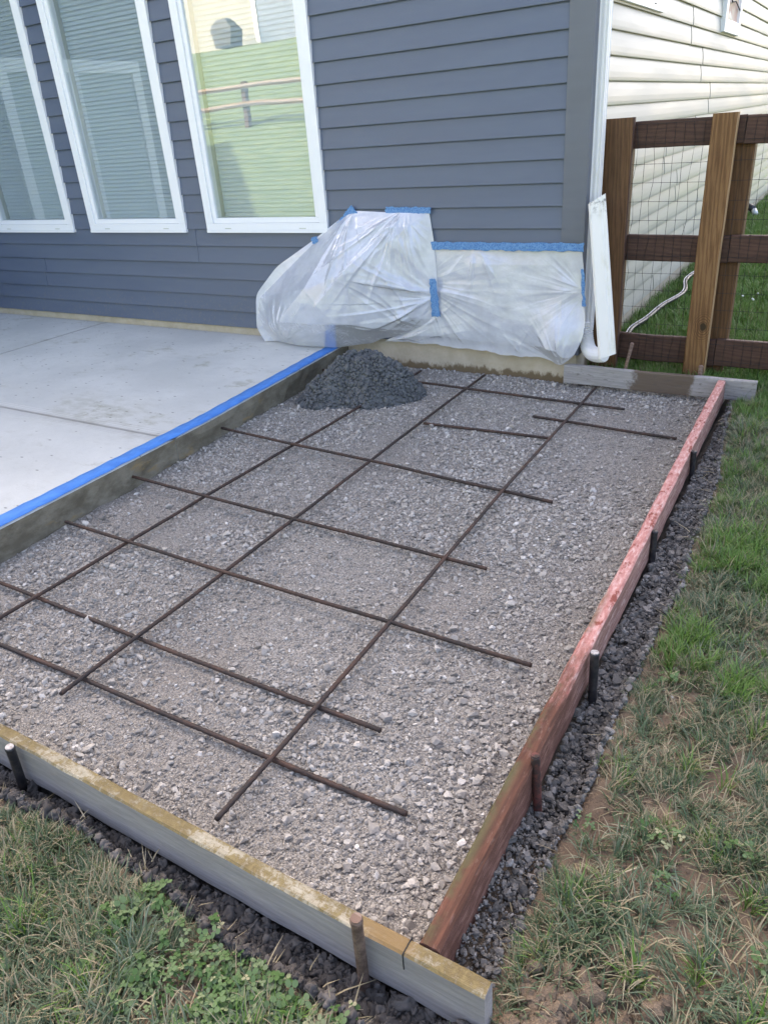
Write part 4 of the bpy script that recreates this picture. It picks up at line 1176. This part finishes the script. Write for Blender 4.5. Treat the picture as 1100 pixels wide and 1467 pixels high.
# ------------------------------------------------------------------ plastic sheets
def interp_curve(pts, n):
    P = np.array(pts, float); d = np.r_[0, np.cumsum(np.linalg.norm(np.diff(P, axis=0), axis=1))]; t_ = np.linspace(0, d[-1], n)
    out = np.stack([np.interp(t_, d, P[:, k]) for k in range(3)], -1)
    ker = np.hanning(max(3, n // 14 * 2 + 1)); ker /= ker.sum(); m = len(ker) // 2
    pad = np.concatenate([2 * out[:1] - out[m:0:-1], out, 2 * out[-1:] - out[-2:-m - 2:-1]])
    sm = np.stack([np.convolve(pad[:, k], ker, 'valid') for k in range(3)], -1)
    sm[0], sm[-1] = out[0], out[-1]
    return sm
def coons(topc, botc, lefc, rigc, nu, nv):
    T, B_, L_, R_ = (interp_curve(c, n_) for c, n_ in ((topc, nu), (botc, nu), (lefc, nv), (rigc, nv)))
    u = np.linspace(0, 1, nu)[None, :, None]; v = np.linspace(0, 1, nv)[:, None, None]
    S_ = (1 - v) * T[None] + v * B_[None] + (1 - u) * L_[:, None] + u * R_[:, None]
    S_ -= (1 - u) * (1 - v) * T[0] + u * (1 - v) * T[-1] + (1 - u) * v * B_[0] + u * v * B_[-1]
    return S_, u[..., 0], v[..., 0]
def ridge(a): return 1 - np.abs(2 * (a - np.floor(a)) - 1)      # 0..1 triangular
def rays(X, Z, cx, cz, freq, seed, r0, r1, amp, sharp=1.6):
    dx, dz = X - cx, Z - cz; rr = np.hypot(dx, dz); th = np.arctan2(dz, dx)
    wv = fbm(th * freq + 10, rr * 1.6 + seed, seed, 3)
    f = (np.abs(2 * wv - 1))
    return amp * (1 - f) ** sharp * np.interp(rr, [0, r0, r1], [.15, 1, 0])
def creases(X, Z, seed, anchors, k=1.0):
    """long sharp folds running out of each gathered point (x, z, angle from, angle to, how many, shortest, longest)"""
    r = np.random.default_rng(seed); D = np.zeros_like(X)
    for (cx, cz, a0, a1, m_, l0, l1) in anchors:
        for i in range(m_):
            a = a0 + (a1 - a0) * (i + r.uniform(.1, .9)) / m_; L = r.uniform(l0, l1); bend = r.normal(0, .25)
            ox, oz = cx + r.normal(0, .02), cz + r.normal(0, .02)
            t_ = (X - ox) * math.cos(a) + (Z - oz) * math.sin(a); d_ = -(X - ox) * math.sin(a) + (Z - oz) * math.cos(a) - bend * t_ * t_
            f_ = np.clip(t_ / L, 0, 1); tp = np.sin(np.pi * f_ ** .6) * (t_ > 0)
            w1, w2 = r.uniform(.005, .012), r.uniform(.02, .05)
            if r.uniform() < .5: w1, w2 = w2, w1
            ww = np.where(d_ > 0, w1, w2) * (.5 + 1.2 * f_)
            D = D + r.uniform(.005, .017) * k * tp * np.exp(-np.abs(d_) / ww)
    return D
nu, nv = 260, 230
S_, u, v = coons([(-3.03, 4.582, 1.085), (-2.70, 4.575, 1.070), (-2.42, 4.582, 1.078)],
                 [(-3.83, 4.42, .156), (-3.73, 4.47, .158), (-3.5, 4.43, .158), (-3.14, 4.45, .16), (-2.88, 4.50, .20), (-2.62, 4.55, .27), (-2.37, 4.555, .385)],
                 [(-3.03, 4.582, 1.085), (-3.36, 4.56, .89), (-3.68, 4.50, .71), (-3.87, 4.44, .51), (-3.895, 4.42, .26), (-3.83, 4.42, .156)],
                 [(-2.42, 4.582, 1.078), (-2.385, 4.57, .89), (-2.37, 4.565, .67), (-2.355, 4.56, .48), (-2.37, 4.555, .385)], nu, nv)
X, Y, Z = S_[..., 0], S_[..., 1], S_[..., 2]
bul = np.sin(np.pi * np.clip(u, 0, 1)) ** .8 * np.sin(np.pi * np.clip(v * .93 + .02, 0, 1)) ** .9
def tent(X, Z, pts):
    bm = bmesh.new()
    for (a, c, h_) in pts: bm.verts.new((a, c, h_))
    bmesh.ops.convex_hull(bm, input=bm.verts[:]); bm.normal_update()
    D = np.full(X.shape, 9.0)
    for f_ in bm.faces:
        n_ = f_.normal
        if n_.z > .15:
            q = f_.verts[0].co; D = np.minimum(D, q.z - (n_.x * (X - q.x) + n_.y * (Z - q.y)) / n_.z)
    bm.free(); return np.maximum(D, 0)
ts = tent(X, Z, [(-3.03, 1.085, 0), (-2.42, 1.08, 0), (-2.37, .66, .0), (-2.37, .385, 0), (-2.62, .26, .02), (-3.14, .155, .04), (-3.5, .15, .05), (-3.83, .15, .0), (-3.90, .26, .0), (-3.84, .49, 0), (-3.30, .91, 0),
                 (-3.30, .60, .20), (-2.90, .72, .165), (-3.55, .36, .17), (-3.05, .36, .20), (-2.62, .60, .075), (-2.72, .93, .06), (-3.0, .93, .08)])
Y = Y - .75 * ts - .035 * bul
env = np.clip(np.minimum(np.minimum(u, 1 - u) * 9, np.minimum(v, 1 - v) * 9), 0, 1)
fold = rays(X, Z, -2.62, 1.10, 5.5, 3, .25, 1.5, .030) + rays(X, Z, -3.02, 1.10, 5, 8, .2, 1.2, .020) + rays(X, Z, -2.33, .50, 6, 13, .22, 1.1, .026) + rays(X, Z, -3.66, .17, 6, 19, .15, .6, .022)
fold = .35 * fold + creases(X, Z, 71, [(-2.60, 1.08, 3.6, 5.2, 18, .35, .95), (-3.0, 1.09, 3.5, 5.3, 10, .3, .8), (-2.37, .55, 2.6, 4.2, 9, .3, .95), (-3.62, .16, .3, 2.4, 11, .15, .6), (-2.5, .30, 1.9, 3.3, 8, .2, .9)])
Y = Y - env * fold - .008 * env * (2 * fbm(X * 5 + 3, Z * 5, 5, 3) - 1)
X = X + env * .006 * (fbm(X * 11, Z * 11, 15, 3) - .5)
Z = Z + .026 * (fbm(X * 9, X * 0, 2, 3) - .5) * sstep(.9, 1, v) * sstep(.55, .7, u)
sheetL = grid_obj('plastic_sheet', X, Y, Z, M['plastic'], None, (-3.1, 4.5, .15), True)
tag(sheetL, 'translucent plastic sheet tented out from the wall over the patio edge, left of two', 'plastic sheet')

nu, nv = 280, 180
S_, u, v = coons([(-2.46, 4.580, .860), (-1.9, 4.578, .845), (-1.392, 4.576, .838)],
                 [(-2.80, 4.540, .185), (-2.42, 4.545, .214), (-2.15, 4.54, .190), (-1.89, 4.535, .180), (-1.62, 4.53, .186), (-1.51, 4.515, .172), (-1.47, 4.50, .150), (-1.385, 4.50, .225)],
                 [(-2.46, 4.580, .860), (-2.46, 4.575, .6), (-2.55, 4.56, .35), (-2.80, 4.540, .185)],
                 [(-1.392, 4.576, .838), (-1.370, 4.57, .70), (-1.362, 4.56, .55), (-1.335, 4.53, .42), (-1.345, 4.51, .32), (-1.385, 4.50, .225)], nu, nv)
X, Y, Z = S_[..., 0], S_[..., 1], S_[..., 2]
env = np.clip(np.minimum(np.minimum(u, 1 - u) * 8, np.minimum(v, 1 - v) * 8), 0, 1)
Y = Y - env * (.03 * np.sin(np.pi * u) * np.sin(np.pi * v) + .05 * np.exp(-(((X + 1.48) / .12) ** 2 + ((Z - .30) / .14) ** 2)))
fold = rays(X, Z, -2.50, .62, 6, 23, .2, 1.2, .018) + rays(X, Z, -1.36, .60, 7, 29, .12, .6, .014) + rays(X, Z, -1.46, .14, 7, 33, .10, .5, .028) + rays(X, Z, -2.9, .20, 7, 37, .3, 1.0, .014)
fold = .30 * fold + creases(X, Z, 73, [(-2.44, .58, -1.3, .1, 8, .25, .9), (-1.37, .62, 2.6, 4.5, 7, .12, .5), (-1.46, .15, .7, 2.7, 14, .1, .42), (-2.75, .19, .05, .6, 7, .3, .9), (-1.75, .18, 1.0, 2.6, 6, .1, .35), (-2.1, .86, 3.3, 6.1, 9, .15, .45)], .55)
Y = Y - env * fold - .007 * env * (2 * fbm(X * 4, Z * 7, 55, 3) - 1)
Z = Z + .040 * (fbm(X * 8, X * 0 + 2, 12, 3) - .5) * sstep(.85, 1, v)
sheetR = grid_obj('plastic_sheet', X, Y, Z, M['plastic'], None, (-1.9, 4.5, .2), True)
tag(sheetR, 'flat plastic sheet taped along the wall between the tented sheet and the downspout', 'plastic sheet')

def wall_tape(p, q, w0, w1, y0, y1, parent, seed, n_=26, label=None, rag=.008):
    """crinkled tape from p to q (x,z pairs: centre line), hugging the wall"""
    P, Q = np.array(p), np.array(q); d_ = (Q - P) / np.linalg.norm(Q - P); nr = np.array([-d_[1], d_[0]]); m = 7
    V = []
    for i in range(n_ + 1):
        a = i / n_
        for j in range(m):
            e = (j / (m - 1) - .5)
            c = P + (Q - P) * a + nr * e * (w0 + (w1 - w0) * a) + nr * rag * mn.noise(Vector((i * .5, seed, e)))
            c = c + d_ * (rag * 1.5 * mn.noise(Vector((j * .9, seed, 3))) if i in (0, n_) else 0)
            V.append((c[0], y0 + (y1 - y0) * a - .004 * abs(mn.noise(Vector((i * .6, j * .8, seed)))), c[1]))
    F = [tuple(f) for f in grid_faces(m, n_ + 1)]
    o = mesh_obj('tape_strip', V, F, M['tape2'], parent, ((p[0] + q[0]) / 2, y0, (p[1] + q[1]) / 2), True)
    if label: o['label'] = label
    return o
wall_tape((-2.74, 1.076), (-2.40, 1.080), .056, .040, 4.566, 4.570, sheetL, 1, label='crumpled blue tape at the top of the tented sheet')
wall_tape((-2.985, 1.095), (-3.16, .955), .075, .05, 4.566, 4.566, sheetL, 2)
wall_tape((-3.355, .888), (-3.300, .902), .040, .040, 4.535, 4.535, sheetL, 3, 8)
wall_tape((-2.385, .655), (-2.365, .405), .050, .066, 4.530, 4.525, sheetL, 4, label='blue tape joining the two sheets')
wall_tape((-2.44, .862), (-1.38, .862), .050, .050, 4.564, 4.562, sheetR, 5, 60, label='long blue tape along the top of the flat sheet')
wall_tape((-1.375, .74), (-1.352, .52), .022, .022, 4.545, 4.540, sheetR, 6, 14)

# ------------------------------------------------------------------ what the windows mirror, on the hill behind the camera
def hill(x, y): return float(ground_z(np.array([x]), np.array([y]))[0])
rf = empty('rail_fence', (-9, -7, hill(-9, -7))); tag(rf, 'two-rail wooden fence across the sunlit grass slope seen mirrored in the window', 'fence')
fx = [-16 + 2.5 * i for i in range(9)]
for i, x in enumerate(fx):
    g = hill(x, -7); b = MB(); b.box(x - .07, x + .07, -7.07, -6.93, g - .3, g + .97); b.build('post', M['fence_dark'], rf, (x, -7, g), bevel=.01)
    if i < len(fx) - 1:
        g2 = hill(fx[i + 1], -7)
        for hz in (.47, .86):
            b = MB(); b.tube([(x + .06, -6.9, g + hz), (fx[i + 1] + .05, -6.9, g2 + hz)], .06, 6); b.build('rail', M['rail'], rf, (x, -6.9, g + hz))
nb = empty('neighbour_house', (-20, -21, hill(-20, -21))); tag(nb, 'cream neighbour house at the top of the grass slope seen mirrored in the window', 'house')
g = hill(-20, -20) - .5
b = MB(); b.box(-34, -12, -30, -20.5, g, g + 6); b.build('wall', M['cream'], nb, (-20, -21, g))
b = MB(); b.box(-23.4, -21.5, -20.498, -20.42, g + .5, g + 3.0); b.build('door', M['grey_vinyl'], nb, (-22.4, -20.4, g))
b = MB(); b.box(-23.6, -23.405, -20.498, -20.38, g + .4, g + 3.2); b.box(-21.495, -21.3, -20.498, -20.38, g + .4, g + 3.2); b.box(-23.4, -21.5, -20.498, -20.38, g + 3.005, g + 3.2)
b.build('door_frame', M['white_pvc'], nb, (-22.4, -20.4, g))
b = MB(); b.v = [(-35, -31, g + 6.01), (-11, -31, g + 6.01), (-11, -19.8, g + 6.01), (-35, -19.8, g + 6.01), (-35, -25, g + 9), (-11, -25, g + 9)]; b.f = [(0, 3, 2, 1), (0, 1, 5, 4), (2, 3, 4, 5), (1, 2, 5), (3, 0, 4)]; b.m = [0] * 5
b.build('roof', M['roof'], nb, (-20, -25, g + 6))
gr = empty('covered_grill', (-24.4, -19.4, hill(-24.4, -19.4))); tag(gr, 'black covered grill in front of the cream neighbour house, mirrored in the window', 'grill')
g = hill(-24.4, -19.4)
b = MB(); b.v = [(-22.2, -19.8, g - .1), (-20.7, -19.8, g - .1), (-20.7, -19.0, g - .1), (-22.2, -19.0, g - .1), (-22.5, -19.8, g + 1.1), (-20.4, -19.8, g + 1.0), (-20.4, -19.0, g + 1.0), (-22.5, -19.0, g + 1.1), (-22.2, -19.6, g + 1.6), (-21.2, -19.6, g + 1.7), (-21.2, -19.2, g + 1.7), (-22.2, -19.2, g + 1.6)]
b.f = [(0, 1, 5, 4), (1, 2, 6, 5), (2, 3, 7, 6), (3, 0, 4, 7), (4, 5, 9, 8), (5, 6, 10, 9), (6, 7, 11, 10), (7, 4, 8, 11), (8, 9, 10, 11), (3, 2, 1, 0)]; b.m = [0] * 10
b.v = [((x + 21.5) * .55 - 24.4, y, g + (z - g) * .58) for (x, y, z) in b.v]
b.build('grill_cover', M['cover'], gr, (-24.4, -19.4, g), bevel=.05)
# the next house along the row, left of the frame, whose gable shades part of the mirrored slope
ah = empty('gabled_house', (-22.5, 4.5, 0)); tag(ah, 'gabled house farther left along the row, its shadow mirrored in the right window', 'house')
V = [(x, y, z) for y in (4.7, 15) for (x, z) in ((-29.2, -.3), (-16, -.3), (-16, 6.9), (-22.6, 11.7), (-29.2, 6.9))]
mesh_obj('wall', V, [(0, 1, 2, 3, 4), (9, 8, 7, 6, 5), (0, 5, 6, 1), (1, 6, 7, 2), (4, 9, 5, 0)], M['cream'], ah, (-22.5, 4.5, 0))
V = []
for y in (4.3, 15.4):
    V += [(-15.5, y, 6.75), (-22.6, y, 12.0), (-29.7, y, 6.75), (-29.7, y, 6.55), (-22.6, y, 11.75), (-15.5, y, 6.55)]
mesh_obj('roof', V, [(0, 1, 7, 6), (1, 2, 8, 7), (2, 3, 9, 8), (3, 4, 10, 9), (4, 5, 11, 10), (5, 0, 6, 11), (5, 4, 1, 0), (4, 3, 2, 1), (6, 7, 10, 11), (7, 8, 9, 10)], M['roof'], ah, (-22.5, 4.5, 7))
